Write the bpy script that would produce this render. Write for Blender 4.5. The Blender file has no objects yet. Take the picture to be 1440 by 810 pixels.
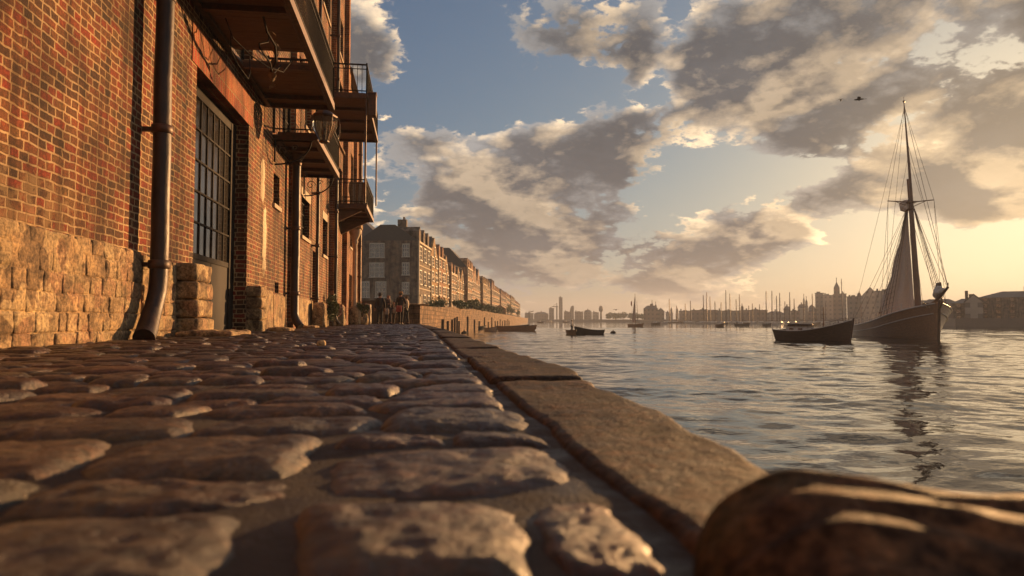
import bpy, math, random
import numpy as np
from mathutils import Vector, Matrix, noise
R = math.radians
random.seed(7)
RNG = np.random.default_rng(11)
scene = bpy.context.scene
COL = scene.collection

# ------------------------------------------------------------------ frame of the place
YAW = R(7.7); CH = 0.25; WZ = -1.55          # camera heading off the quay, eye height, water level
FW = (math.sin(YAW), math.cos(YAW)); RT = (math.cos(YAW), -math.sin(YAW))
F = 960.0
def W(r, d):                                  # metres right / metres ahead -> world x, y
    return (RT[0]*r + FW[0]*d, RT[1]*r + FW[1]*d)
def WP(px, d):
    return W((px-720)/F*d, d)
def ZP(y, d):                                 # height of something seen at row y, d metres away
    return CH + (450-y)/F*d

# ------------------------------------------------------------------ materials
def new_mat(name):
    m = bpy.data.materials.new(name); m.use_nodes = True
    nt = m.node_tree; b = nt.nodes['Principled BSDF']
    return m, nt, b
def N(nt, typ, **kw):
    n = nt.nodes.new(typ)
    for k, v in kw.items():
        if k.startswith('i_'):
            n.inputs[k[2:].replace('_', ' ')].default_value = v
        else: setattr(n, k, v)
    return n
def ramp(nt, fac, stops, interp='LINEAR'):
    n = nt.nodes.new('ShaderNodeValToRGB'); cr = n.color_ramp; cr.interpolation = interp
    while len(cr.elements) < len(stops): cr.elements.new(0.5)
    for e, (p, c) in zip(cr.elements, stops):
        e.position = p; e.color = (*c, 1) if len(c) == 3 else c
    nt.links.new(fac, n.inputs['Fac']); return n
def math_n(nt, op, a, b=None, c=None, clamp=False):
    n = nt.nodes.new('ShaderNodeMath'); n.operation = op; n.use_clamp = clamp
    for i, v in enumerate((a, b, c)):
        if v is None: continue
        if isinstance(v, (int, float)): n.inputs[i].default_value = v
        else: nt.links.new(v, n.inputs[i])
    return n.outputs[0]
def mixc(nt, fac, a, b, mode='MIX'):
    n = nt.nodes.new('ShaderNodeMix'); n.data_type = 'RGBA'; n.blend_type = mode
    for s, v in ((n.inputs[0], fac), (n.inputs[6], a), (n.inputs[7], b)):
        if isinstance(v, (int, float)): s.default_value = v
        elif isinstance(v, tuple): s.default_value = (*v, 1)
        else: nt.links.new(v, s)
    return n.outputs[2]
def simple(name, c1, c2=None, scale=6, rough=.7, bump=.3, bdist=.01, metal=0, stretch=(1,1,1), detail=6, coords='Object', rvar=.12, spec=.5):
    m, nt, b = new_mat(name)
    c2 = c2 or tuple(x*.6 for x in c1)
    tc = N(nt, 'ShaderNodeTexCoord'); mp = N(nt, 'ShaderNodeMapping'); mp.inputs['Scale'].default_value = stretch
    nt.links.new(tc.outputs[coords], mp.inputs[0])
    no = N(nt, 'ShaderNodeTexNoise', i_Scale=scale, i_Detail=detail, i_Roughness=.62)
    nt.links.new(mp.outputs[0], no.inputs['Vector'])
    rp = ramp(nt, no.outputs['Fac'], [(.32, c2), (.66, c1)])
    nt.links.new(rp.outputs[0], b.inputs['Base Color'])
    rr = math_n(nt, 'MULTIPLY_ADD', no.outputs['Fac'], rvar*2, rough-rvar)
    nt.links.new(rr, b.inputs['Roughness'])
    b.inputs['Metallic'].default_value = metal; b.inputs['Specular IOR Level'].default_value = spec
    if bump:
        bp = N(nt, 'ShaderNodeBump', i_Strength=bump, i_Distance=bdist)
        nt.links.new(no.outputs['Fac'], bp.inputs['Height']); nt.links.new(bp.outputs[0], b.inputs['Normal'])
    return m
def brick_mat(name, cols, mortar, bw=.25, bh=.098, ms=.013, swap=True, light_and_stain=(), rough_stone=False, distort=.018, coords='Object', bump=.9):
    """bricks laid in a vertical plane: u = local y (or x), v = local z"""
    m, nt, b = new_mat(name)
    tc = N(nt, 'ShaderNodeTexCoord'); sp = N(nt, 'ShaderNodeSeparateXYZ'); nt.links.new(tc.outputs[coords], sp.inputs[0])
    geo = N(nt, 'ShaderNodeNewGeometry')
    # choose the horizontal axis by facing, so reveals and end walls get courses too
    vt = N(nt, 'ShaderNodeVectorTransform', vector_type='NORMAL', convert_from='WORLD', convert_to='OBJECT')
    nt.links.new(geo.outputs['Normal'], vt.inputs[0])
    sn = N(nt, 'ShaderNodeSeparateXYZ'); nt.links.new(vt.outputs[0], sn.inputs[0])
    ax = math_n(nt, 'GREATER_THAN', math_n(nt, 'ABSOLUTE', sn.outputs[0]), .6)
    u = math_n(nt, 'ADD', math_n(nt, 'MULTIPLY', sp.outputs[1], ax), math_n(nt, 'MULTIPLY', sp.outputs[0], math_n(nt, 'SUBTRACT', 1.0, ax)))
    cb = N(nt, 'ShaderNodeCombineXYZ'); nt.links.new(u, cb.inputs[0]); nt.links.new(sp.outputs[2], cb.inputs[1])
    dn = N(nt, 'ShaderNodeTexNoise', i_Scale=5.0 if not rough_stone else 3.0, i_Detail=4.0); nt.links.new(cb.outputs[0], dn.inputs['Vector'])
    vs = N(nt, 'ShaderNodeVectorMath', operation='SUBTRACT'); nt.links.new(dn.outputs['Color'], vs.inputs[0]); vs.inputs[1].default_value = (.5, .5, .5)
    va = N(nt, 'ShaderNodeVectorMath', operation='MULTIPLY_ADD'); nt.links.new(vs.outputs[0], va.inputs[0]); va.inputs[1].default_value = (distort*4, distort*3, 0)
    nt.links.new(cb.outputs[0], va.inputs[2])
    br = N(nt, 'ShaderNodeTexBrick', i_Scale=1.0, i_Mortar_Size=ms, i_Mortar_Smooth=.35, i_Brick_Width=bw, i_Row_Height=bh)
    br.squash = .62 if not rough_stone else 1.3; br.squash_frequency = 2
    br.inputs['Color1'].default_value = (0, 0, 0, 1); br.inputs['Color2'].default_value = (1, 1, 1, 1); br.inputs['Mortar'].default_value = (.5, .5, .5, 1)
    nt.links.new(va.outputs[0], br.inputs['Vector'])
    fine = N(nt, 'ShaderNodeTexNoise', i_Scale=38.0, i_Detail=6.0, i_Roughness=.7); nt.links.new(tc.outputs[coords], fine.inputs['Vector'])
    big = N(nt, 'ShaderNodeTexNoise', i_Scale=1.1, i_Detail=5.0, i_Roughness=.6); nt.links.new(tc.outputs[coords], big.inputs['Vector'])
    n = len(cols)
    rv = math_n(nt, 'ADD', math_n(nt, 'MULTIPLY', br.outputs['Color'], .5), math_n(nt, 'MULTIPLY', big.outputs['Fac'], .5))
    rc = ramp(nt, rv, [(.12 + .76*i/(n-1), c) for i, c in enumerate(cols)])
    c0 = mixc(nt, .75, rc.outputs[0], ramp(nt, fine.outputs['Fac'], [(.32, (.22,.22,.22)), (.5, (.85,.82,.8)), (.68, (1.9,1.7,1.5))]).outputs[0], 'MULTIPLY')
    soot = ramp(nt, big.outputs['Fac'], [(.36, (.34,.31,.28)), (.48, (.85,.82,.8)), (.62, (1.3,1.18,1.05))])
    mo = mixc(nt, .5, mortar, ramp(nt, fine.outputs['Fac'], [(.3, tuple(x*.5 for x in mortar)), (.65, tuple(min(1,x*1.3) for x in mortar))]).outputs[0])
    mfac = br.outputs['Fac']
    col = mixc(nt, .85, mixc(nt, mfac, c0, mo), soot.outputs[0], 'MULTIPLY')
    hgt = math_n(nt, 'SUBTRACT', 1.0, mfac)
    hgt = math_n(nt, 'ADD', hgt, math_n(nt, 'MULTIPLY', fine.outputs['Fac'], .8 if not rough_stone else 1.3))
    hgt = math_n(nt, 'ADD', hgt, math_n(nt, 'MULTIPLY', br.outputs['Color'], .22))
    for (wy, wz, wsy, wsz, wc, thr) in light_and_stain:          # pale entries paint reflected window light into the brick colour; darker ones stain it
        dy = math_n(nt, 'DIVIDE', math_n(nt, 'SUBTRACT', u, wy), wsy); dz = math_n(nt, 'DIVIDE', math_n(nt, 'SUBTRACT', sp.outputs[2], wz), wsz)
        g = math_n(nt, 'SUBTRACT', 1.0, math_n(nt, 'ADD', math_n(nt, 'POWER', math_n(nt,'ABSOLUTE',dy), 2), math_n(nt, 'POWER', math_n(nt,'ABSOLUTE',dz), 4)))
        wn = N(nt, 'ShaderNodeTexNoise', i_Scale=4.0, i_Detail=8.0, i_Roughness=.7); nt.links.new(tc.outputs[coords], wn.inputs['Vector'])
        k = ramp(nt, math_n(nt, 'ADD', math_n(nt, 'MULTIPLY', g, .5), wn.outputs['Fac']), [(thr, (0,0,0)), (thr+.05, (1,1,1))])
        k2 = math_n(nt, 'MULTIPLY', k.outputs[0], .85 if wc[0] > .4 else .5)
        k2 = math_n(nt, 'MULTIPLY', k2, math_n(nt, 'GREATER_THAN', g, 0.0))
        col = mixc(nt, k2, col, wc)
    smp = N(nt, 'ShaderNodeMapping'); smp.inputs['Scale'].default_value = (2.6, 2.6, .28); nt.links.new(tc.outputs[coords], smp.inputs[0])
    sno = N(nt, 'ShaderNodeTexNoise', i_Scale=1.0, i_Detail=7.0, i_Roughness=.65); nt.links.new(smp.outputs[0], sno.inputs['Vector'])
    col = mixc(nt, .9, col, ramp(nt, sno.outputs['Fac'], [(.36, (.34,.29,.25)), (.47, (.85,.8,.76)), (.56, (1,1,1)), (.66, (1.3,1.2,1.05))]).outputs[0], 'MULTIPLY')
    nt.links.new(col, b.inputs['Base Color'])
    b.inputs['Roughness'].default_value = .85; b.inputs['Specular IOR Level'].default_value = .3
    bp = N(nt, 'ShaderNodeBump', i_Strength=bump, i_Distance=.022 if not rough_stone else .06)
    nt.links.new(hgt, bp.inputs['Height']); nt.links.new(bp.outputs[0], b.inputs['Normal'])
    return m

M = {}
BR = [(.03,.02,.016), (.07,.035,.02), (.12,.055,.025), (.19,.075,.03), (.24,.04,.022), (.15,.085,.035), (.30,.14,.055)]
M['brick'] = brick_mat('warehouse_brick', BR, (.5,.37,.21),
    light_and_stain=((16.4, 3.6, .30, .65, (.85,.75,.52), .74), (16.7, 2.2, .28, 1.0, (.85,.75,.52), .74), (25.6, 3.0, .3, 1.2, (.75,.6,.4), .9), (5.4, 1.35, 5.5, .5, (.30,.2,.1), .92)))  # pale patches: light bounced off windows, put in as colour; last one a brown stain
M['brick_b'] = brick_mat('annex_brick', [(.10,.05,.03), (.3,.12,.06), (.4,.17,.08), (.45,.22,.1)], (.45,.34,.2))
M['soldier'] = brick_mat('soldier_course', [(.2,.07,.035), (.38,.12,.05), (.4,.08,.05), (.4,.2,.09)], (.4,.27,.15), bw=.15, bh=.6, ms=.018, distort=.004)
M['plinth'] = brick_mat('rough_plinth_stone', [(.16,.11,.07), (.3,.2,.12), (.44,.3,.17), (.34,.15,.09), (.5,.4,.24), (.38,.28,.17)], (.22,.15,.09), bw=.34, bh=.2, ms=.014, rough_stone=True, distort=.035)
M['river_stone'] = brick_mat('river_wall_stone', [(.11,.07,.045), (.22,.14,.08), (.28,.18,.11), (.36,.24,.14)], (.12,.08,.055), bw=.7, bh=.32, ms=.03, rough_stone=True, distort=.05)
M['house_grey'] = brick_mat('grey_brown_brick', [(.12,.10,.09), (.17,.14,.12), (.21,.17,.14), (.15,.12,.1)], (.22,.19,.16), bw=.5, bh=.16, ms=.02)
M['house_y'] = brick_mat('yellow_stock_brick', [(.3,.19,.1), (.4,.26,.13), (.46,.32,.16)], (.42,.32,.2), bw=.5, bh=.16, ms=.02)
M['house_r'] = brick_mat('red_brown_brick', [(.26,.12,.07), (.34,.17,.1), (.4,.21,.12)], (.4,.28,.18), bw=.5, bh=.16, ms=.02)
M['house_p'] = brick_mat('pink_stock_brick', [(.36,.21,.13), (.44,.27,.16), (.5,.33,.2)], (.45,.33,.22), bw=.5, bh=.16, ms=.02)
M['stone'] = simple('worn_granite', (.22,.16,.11), (.07,.055,.045), 9, .55, .8, .012, detail=10)
M['pale_stone'] = simple('pale_stone', (.55,.44,.3), (.36,.27,.18), 5, .8, .5, .01)
M['guard'] = simple('guard_stone', (.5,.36,.22), (.13,.095,.06), 14, .85, 1.0, .03, detail=12)
M['iron'] = simple('rusty_iron', (.05,.035,.025), (.12,.05,.025), 9, .5, .5, .004, metal=.35)
M['pipe'] = simple('rusty_pipe', (.055,.028,.018), (.02,.015,.013), 14, .5, .9, .008, metal=.2, stretch=(1,1,.35))
M['dark_iron'] = simple('dark_painted_iron', (.018,.016,.015), (.03,.02,.014), 12, .75, .3, .003, metal=0, spec=.2)
M['old_wood'] = simple('old_deck_boards', (.17,.09,.045), (.07,.038,.02), 3.5, .6, .6, .006, stretch=(1.2,14,3), detail=8)
M['panel'] = simple('weathered_door_metal', (.042,.031,.022), (.018,.014,.011), 3, .8, .4, .006, stretch=(1,1,.4), detail=8)
M['dark'] = simple('dark_interior', (.02,.017,.015), (.01,.009,.008), 3, .9, 0)
M['white_frame'] = simple('white_window_paint', (.62,.58,.5), (.5,.45,.37), 8, .6, .1, .003)
M['slate'] = simple('slate_roof', (.07,.065,.062), (.035,.033,.032), 2.5, .6, .6, .03, stretch=(1,1,6))
M['tile'] = simple('brown_tile_roof', (.14,.08,.05), (.07,.042,.03), 2.5, .7, .6, .03, stretch=(1,1,6))
M['leaf'] = simple('leaf', (.07,.10,.025), (.03,.055,.015), 9, .55, 0)
M['leaf_y'] = simple('leaf_light', (.13,.13,.03), (.07,.09,.02), 9, .55, 0)
M['petal'] = simple('petal', (.5,.12,.14), (.4,.2,.3), 20, .6, 0)
M['bark'] = simple('bark', (.09,.06,.04), None, 20, .9, .5, .01)
M['hull_dark'] = simple('tarred_planks', (.12,.07,.042), (.06,.036,.024), 3, .38, .5, .01, stretch=(.3,4,4))
M['hull_brown'] = simple('varnished_planks', (.40,.23,.12), (.2,.115,.07), 3, .33, .5, .01, stretch=(.3,4,4))
M['hull_black'] = simple('black_boat_paint', (.02,.02,.022), (.035,.03,.028), 5, .4, .2, .005)
M['deck'] = simple('weathered_deck', (.25,.18,.12), (.14,.1,.07), 4, .7, .3, .005, stretch=(1,8,1))
M['boat_white'] = simple('boat_white_paint', (.62,.57,.5), (.45,.4,.34), 6, .5, .1, .003)
M['spar'] = simple('varnished_spar', (.2,.1,.045), (.11,.055,.03), 5, .35, .2, .004, stretch=(1,1,.3))
M['rope'] = simple('tarred_rope', (.13,.09,.06), (.07,.05,.035), 30, .8, .2, .002)
M['timber'] = simple('wet_timber', (.10,.07,.045), (.04,.03,.02), 6, .7, .6, .01, stretch=(1,1,.2))
M['cast'] = simple('cast_metal', (.3,.2,.1), (.12,.08,.05), 8, .3, .4, .004, metal=.7)
def cloth(name, c, c2=None):
    m = simple(name, c, c2, 14, .85, .3, .006); return m
M['sail'] = cloth('brown_sailcloth', (.7,.55,.42), (.5,.38,.29))
M['rag'] = cloth('ragged_canvas', (.35,.24,.14), (.16,.1,.06))
M['skin'] = simple('skin', (.42,.22,.14), (.36,.18,.11), 8, .55, 0)
def glass_mat(name, c, rough):
    m, nt, b = new_mat(name); b.inputs['Base Color'].default_value = (*c, 1); b.inputs['Roughness'].default_value = rough
    b.inputs['Specular IOR Level'].default_value = 1.0; b.inputs['IOR'].default_value = 1.7
    tc = N(nt, 'ShaderNodeTexCoord'); no = N(nt, 'ShaderNodeTexNoise', i_Scale=1.7, i_Detail=2.0); nt.links.new(tc.outputs['Object'], no.inputs['Vector'])
    bp = N(nt, 'ShaderNodeBump', i_Strength=.35, i_Distance=.02); nt.links.new(no.outputs['Fac'], bp.inputs['Height']); nt.links.new(bp.outputs[0], b.inputs['Normal'])
    return m
M['pane'] = glass_mat('old_window_glass', (.035,.03,.025), .12)
m, nt, b = new_mat('clear_lantern_glass'); b.inputs['Base Color'].default_value = (.8,.78,.7,1); b.inputs['Transmission Weight'].default_value = .95; b.inputs['Roughness'].default_value = .08; b.inputs['IOR'].default_value = 1.1
M['lantern_glass'] = m
def far_mat(name, c, glow=False):
    """masonry of distant blocks with rows of window openings"""
    m, nt, b = new_mat(name)
    tc = N(nt, 'ShaderNodeTexCoord'); sp = N(nt, 'ShaderNodeSeparateXYZ'); nt.links.new(tc.outputs['Object'], sp.inputs[0])
    cb = N(nt, 'ShaderNodeCombineXYZ'); nt.links.new(sp.outputs[0], cb.inputs[0]); nt.links.new(sp.outputs[2], cb.inputs[1])
    br = N(nt, 'ShaderNodeTexBrick', i_Scale=1.0, i_Mortar_Size=.9, i_Mortar_Smooth=.05, i_Brick_Width=3.1, i_Row_Height=3.2, offset=0.0)
    nt.links.new(cb.outputs[0], br.inputs['Vector'])
    no = N(nt, 'ShaderNodeTexNoise', i_Scale=.12, i_Detail=6.0); nt.links.new(tc.outputs['Object'], no.inputs['Vector'])
    wall = ramp(nt, no.outputs['Fac'], [(.3, tuple(x*.65 for x in c)), (.7, tuple(x*1.25 for x in c))])
    col = mixc(nt, br.outputs['Fac'], tuple(x*.4 for x in c), wall.outputs[0])
    nt.links.new(col, b.inputs['Base Color']); b.inputs['Roughness'].default_value = .7
    return m
M['far_a'] = far_mat('far_masonry', (.2,.16,.13)); M['far_b'] = far_mat('far_brick', (.24,.15,.1)); M['far_c'] = far_mat('far_pale_stone', (.36,.3,.24))

# ------------------------------------------------------------------ mesh builder
class MB:
    def __init__(s): s.v = []; s.f = []; s.mi = []; s.sm = []
    def add(s, vs, fs, mi=0, smooth=False):
        o = len(s.v); s.v.extend([tuple(p) for p in vs])
        for f in fs: s.f.append(tuple(i+o for i in f)); s.mi.append(mi); s.sm.append(smooth)
        return s
    def box(s, x0, x1, y0, y1, z0, z1, mi=0):
        vs = [(x0,y0,z0),(x1,y0,z0),(x1,y1,z0),(x0,y1,z0),(x0,y0,z1),(x1,y0,z1),(x1,y1,z1),(x0,y1,z1)]
        return s.add(vs, [(0,3,2,1),(4,5,6,7),(0,1,5,4),(1,2,6,5),(2,3,7,6),(3,0,4,7)], mi)
    def obox(s, a, b, w, h, mi=0, up=(0,0,1)):
        """bar of section w x h from a to b"""
        a = Vector(a); b = Vector(b); d = (b-a).normalized(); u = Vector(up)
        if abs(d.dot(u)) > .98: u = Vector((1,0,0))
        sx = d.cross(u).normalized()*w/2; sz = sx.cross(d).normalized()*h/2
        vs = [a-sx-sz, a+sx-sz, a+sx+sz, a-sx+sz, b-sx-sz, b+sx-sz, b+sx+sz, b-sx+sz]
        return s.add(vs, [(0,1,2,3),(7,6,5,4),(0,4,5,1),(1,5,6,2),(2,6,7,3),(3,7,4,0)], mi)
    def tube(s, pts, rad, n=8, mi=0, cap=True):
        pts = [Vector(p) for p in pts]; rs = rad if isinstance(rad, (list, tuple)) else [rad]*len(pts)
        rings = []; prev = None
        for i, p in enumerate(pts):
            d = (pts[min(i+1, len(pts)-1)] - pts[max(i-1, 0)]).normalized()
            if prev is None:
                u = Vector((0,0,1)) if abs(d.z) < .9 else Vector((1,0,0)); sx = d.cross(u).normalized()
            else:
                sx = (prev - d*prev.dot(d)).normalized()
            prev = sx; sy = d.cross(sx)
            rings.append([p + (sx*math.cos(2*math.pi*k/n) + sy*math.sin(2*math.pi*k/n))*rs[i] for k in range(n)])
        vs = [q for r in rings for q in r]; fs = []
        for i in range(len(pts)-1):
            for k in range(n): fs.append((i*n+k, i*n+(k+1)%n, (i+1)*n+(k+1)%n, (i+1)*n+k))
        s.add(vs, fs, mi, True)
        if cap:
            s.add(rings[0], [tuple(range(n-1,-1,-1))], mi); s.add(rings[-1], [tuple(range(n))], mi)
        return s
    def lathe(s, prof, c=(0,0,0), n=16, mi=0, smooth=True):
        vs = []; fs = []
        for r, z in prof:
            for k in range(n): a = 2*math.pi*k/n; vs.append((c[0]+r*math.cos(a), c[1]+r*math.sin(a), c[2]+z))
        for i in range(len(prof)-1):
            for k in range(n): fs.append((i*n+k, i*n+(k+1)%n, (i+1)*n+(k+1)%n, (i+1)*n+k))
        fs.append(tuple(range(n-1,-1,-1))); fs.append(tuple((len(prof)-1)*n+k for k in range(n)))
        return s.add(vs, fs, mi, smooth)
    def prism(s, poly, x0, x1, mi=0, axis='x'):
        """polygon of (a, z) extruded along the axis from x0 to x1"""
        n = len(poly)
        if axis == 'x': vs = [(x0,a,z) for a,z in poly] + [(x1,a,z) for a,z in poly]
        elif axis == 'y': vs = [(a,x0,z) for a,z in poly] + [(a,x1,z) for a,z in poly]
        else: vs = [(a,z,x0) for a,z in poly] + [(a,z,x1) for a,z in poly]
        fs = [tuple(range(n-1,-1,-1)), tuple(range(n, 2*n))] + [(i,(i+1)%n,(i+1)%n+n,i+n) for i in range(n)]
        return s.add(vs, fs, mi)
    def stone(s, c, h, r, res=(10,10,6), amp=.02, freq=3.0, seed=0, rot=0, mi=0, taper=0):
        """block with worn rounded edges and an uneven face"""
        import itertools
        idx = {}; vs = []; fs = []; nx, ny, nz = res
        H = Vector(h); rr = [min(r, x*.98) for x in h]
        def vert(i,j,k):
            key = (i,j,k)
            if key in idx: return idx[key]
            p = Vector(((2*i/nx-1)*h[0], (2*j/ny-1)*h[1], (2*k/nz-1)*h[2]))
            q = Vector([max(-(h[a]-rr[a]), min(h[a]-rr[a], p[a])) for a in range(3)])
            d = Vector([(p[a]-q[a])/rr[a] for a in range(3)])
            if d.length > 1e-6:
                d = d.normalized(); p2 = Vector([q[a]+d[a]*rr[a] for a in range(3)])
            else: p2 = p; d = Vector((0,0,0))
            tz = 1 - taper*(p2.z/h[2]*.5+.5); p2.x *= tz; p2.y *= tz
            nn = noise.noise_vector((p2+Vector((seed*7.1, seed*3.3, seed*1.7)))*freq) + .5*noise.noise_vector((p2+Vector((seed*2.1, 9+seed, seed*1.7)))*freq*2.7) + .25*noise.noise_vector((p2+Vector((seed*2.1, 9+seed, seed)))*freq*7)
            p2 = p2 + nn*amp
            ca, sa = math.cos(rot), math.sin(rot)
            idx[key] = len(vs); vs.append((c[0]+p2.x*ca-p2.y*sa, c[1]+p2.x*sa+p2.y*ca, c[2]+p2.z)); return idx[key]
        for i in range(nx):
            for j in range(ny):
                fs.append((vert(i,j,0),vert(i,j+1,0),vert(i+1,j+1,0),vert(i+1,j,0))); fs.append((vert(i,j,nz),vert(i+1,j,nz),vert(i+1,j+1,nz),vert(i,j+1,nz)))
        for i in range(nx):
            for k in range(nz):
                fs.append((vert(i,0,k),vert(i+1,0,k),vert(i+1,0,k+1),vert(i,0,k+1))); fs.append((vert(i,ny,k),vert(i,ny,k+1),vert(i+1,ny,k+1),vert(i+1,ny,k)))
        for j in range(ny):
            for k in range(nz):
                fs.append((vert(0,j,k),vert(0,j,k+1),vert(0,j+1,k+1),vert(0,j+1,k))); fs.append((vert(nx,j,k),vert(nx,j+1,k),vert(nx,j+1,k+1),vert(nx,j,k+1)))
        return s.add(vs, fs, mi, True)
    def build(s, name, mats, parent=None, loc=None, rz=0):
        me = bpy.data.meshes.new(name); me.from_pydata(s.v, [], s.f)
        for m in (mats if isinstance(mats, (list, tuple)) else [mats]): me.materials.append(m)
        me.polygons.foreach_set('material_index', s.mi); me.polygons.foreach_set('use_smooth', s.sm); me.update()
        o = bpy.data.objects.new(name, me); COL.objects.link(o)
        if parent: o.parent = parent
        if loc: o.location = loc
        if rz: o.rotation_euler.z = rz
        return o
def tag(o, label=None, cat=None, group=None, kind=None):
    if label: o['label'] = label
    if cat: o['category'] = cat
    if group: o['group'] = group
    if kind: o['kind'] = kind
    return o
def thing(name, label, cat, loc=(0,0,0), rz=0, group=None):
    o = bpy.data.objects.new(name, None); COL.objects.link(o); o.location = loc; o.rotation_euler.z = rz
    o.empty_display_size = .2
    return tag(o, label, cat, group)
def copy_tree(o, parent=None):
    c = o.copy(); COL.objects.link(c); c.parent = parent
    for ch in list(o.children): copy_tree(ch, c)
    return c

# vectorised value noise
def vnoise(x, y, seed=0):
    xi = np.floor(x).astype(np.int64); yi = np.floor(y).astype(np.int64); fx = x-xi; fy = y-yi
    fx = fx*fx*(3-2*fx); fy = fy*fy*(3-2*fy)
    def h(a, b):
        n = (a*374761393 + b*668265263 + seed*144665) & 0xffffffff
        n = ((n ^ (n >> 13)) * 1274126177) & 0xffffffff
        return ((n ^ (n >> 16)) & 0xffff)/65535.0
    return (h(xi,yi)*(1-fx)+h(xi+1,yi)*fx)*(1-fy) + (h(xi,yi+1)*(1-fx)+h(xi+1,yi+1)*fx)*fy
def fbm(x, y, o=4, seed=0):
    t = 0; a = .5
    for i in range(o): t = t + a*vnoise(x*2**i, y*2**i, seed+i); a *= .55
    return t
def np_mesh(name, V, Q, mat, smooth=True):
    me = bpy.data.meshes.new(name)
    me.vertices.add(len(V)); me.vertices.foreach_set('co', V.astype(np.float32).ravel())
    me.loops.add(Q.size); me.loops.foreach_set('vertex_index', Q.astype(np.int32).ravel())
    me.polygons.add(len(Q)); me.polygons.foreach_set('loop_start', np.arange(0, Q.size, 4, dtype=np.int32))
    me.polygons.foreach_set('use_smooth', np.full(len(Q), smooth)); me.update(calc_edges=True); me.materials.append(mat)
    o = bpy.data.objects.new(name, me); COL.objects.link(o); return o
# ------------------------------------------------------------------ camera, sun and sky
cam_d = bpy.data.cameras.new('camera'); cam = bpy.data.objects.new('camera', cam_d); COL.objects.link(cam); scene.camera = cam
cam.location = (0, 0, CH); cam_d.sensor_width = 36; cam_d.lens = 24; cam_d.clip_start = .02; cam_d.clip_end = 8000
PITCH = math.atan(45/F)
cam.rotation_euler = (math.pi/2 + PITCH, 0, -YAW)
cam_d.dof.use_dof = True; cam_d.dof.focus_distance = 11; cam_d.dof.aperture_fstop = 2.8; cam_d.dof.aperture_blades = 7
SUN_AZ = YAW + R(39.5); SUN_EL = R(7.8)
sd = Vector((math.sin(SUN_AZ)*math.cos(SUN_EL), math.cos(SUN_AZ)*math.cos(SUN_EL), math.sin(SUN_EL)))
sl = bpy.data.lights.new('sun', 'SUN'); so = bpy.data.objects.new('sun', sl); COL.objects.link(so)
sl.energy = 5.0; sl.angle = R(.9); sl.color = (1.0, .54, .22); so.rotation_euler = sd.to_track_quat('Z', 'Y').to_euler(); so.location = (30, 30, 40)

world = bpy.data.worlds.new('World'); scene.world = world; world.use_nodes = True
nt = world.node_tree; nt.nodes.clear()
out = N(nt, 'ShaderNodeOutputWorld'); bg = N(nt, 'ShaderNodeBackground'); bg.inputs['Strength'].default_value = .064
nt.links.new(bg.outputs[0], out.inputs[0])
sk = N(nt, 'ShaderNodeTexSky', sky_type='NISHITA', sun_disc=False, sun_elevation=SUN_EL, sun_rotation=SUN_AZ, altitude=0, air_density=1.0, dust_density=1.6, ozone_density=2.5)
tc = N(nt, 'ShaderNodeTexCoord'); D = tc.outputs['Generated']
def vm(op, a, b=None, c=None):
    n = nt.nodes.new('ShaderNodeVectorMath'); n.operation = op
    for i, v in enumerate((a, b, c)):
        if v is None: continue
        if isinstance(v, tuple): n.inputs[i].default_value = v
        elif isinstance(v, (int, float)): n.inputs['Scale'].default_value = v
        else: nt.links.new(v, n.inputs[i])
    return n.outputs['Value'] if op in ('DOT_PRODUCT', 'LENGTH') else n.outputs['Vector']
mt = lambda op, a, b=None, c=None, clamp=False: math_n(nt, op, a, b, c, clamp)
D = vm('NORMALIZE', D)
r_ = vm('DOT_PRODUCT', D, (RT[0], RT[1], 0)); f_ = vm('DOT_PRODUCT', D, (FW[0], FW[1], 0)); z_ = vm('DOT_PRODUCT', D, (0,0,1))
az = mt('ARCTAN2', r_, f_); el = mt('ARCSINE', z_)
cb = N(nt, 'ShaderNodeCombineXYZ'); nt.links.new(az, cb.inputs[0]); nt.links.new(el, cb.inputs[1]); AE = cb.outputs[0]
# wobble the blob field so no bank has a round outline
wn = N(nt, 'ShaderNodeTexNoise', i_Scale=3.2, i_Detail=3.0); nt.links.new(D, wn.inputs['Vector'])
AEw = vm('MULTIPLY_ADD', vm('SUBTRACT', wn.outputs['Color'], (.5,.5,.5)), (.22,.12,0), AE)
def aedir(px, y):
    u = (px-720)/F; v = (450-y)/F; a = math.atan(u); return a, math.atan(v*math.cos(a))
BL = [ # px, row, half width, half height, weight : banks and gaps of this sky
 (520,75,85,75,.50),(575,200,55,24,.36),(810,55,105,58,.68),(888,100,30,24,.30),(1180,85,200,95,1.2),(1050,40,120,60,.5),(1400,60,190,90,.7),
 (858,190,85,42,.55),(760,265,150,62,.62),(630,290,95,48,.52),(720,350,220,55,.62),(900,372,130,22,.45),(1055,295,46,20,.42),(1090,340,120,32,.42),
 (1185,290,75,36,.52),(1385,250,110,62,.65),(968,232,36,18,.34),(1110,205,60,24,.34),(1420,160,60,50,.4),(940,70,26,26,.25),
 (640,100,75,100,-.6),(560,262,60,22,-.4),(1000,272,85,34,-.6),(560,150,60,20,-.3),(935,50,24,80,-.6),(1000,225,50,18,-.2),(1265,165,60,28,-.3),(1130,248,60,16,-.4),(1350,345,150,42,-.9),(1300,120,70,26,-.35),(1255,60,40,20,-.1),(1340,190,50,14,-.3),
 (1000,180,45,30,-.1),(780,150,110,24,-.6),(900,150,60,16,-.5),(1230,330,50,30,-.4),(100,200,300,200,.2)]
cov = None
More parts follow.
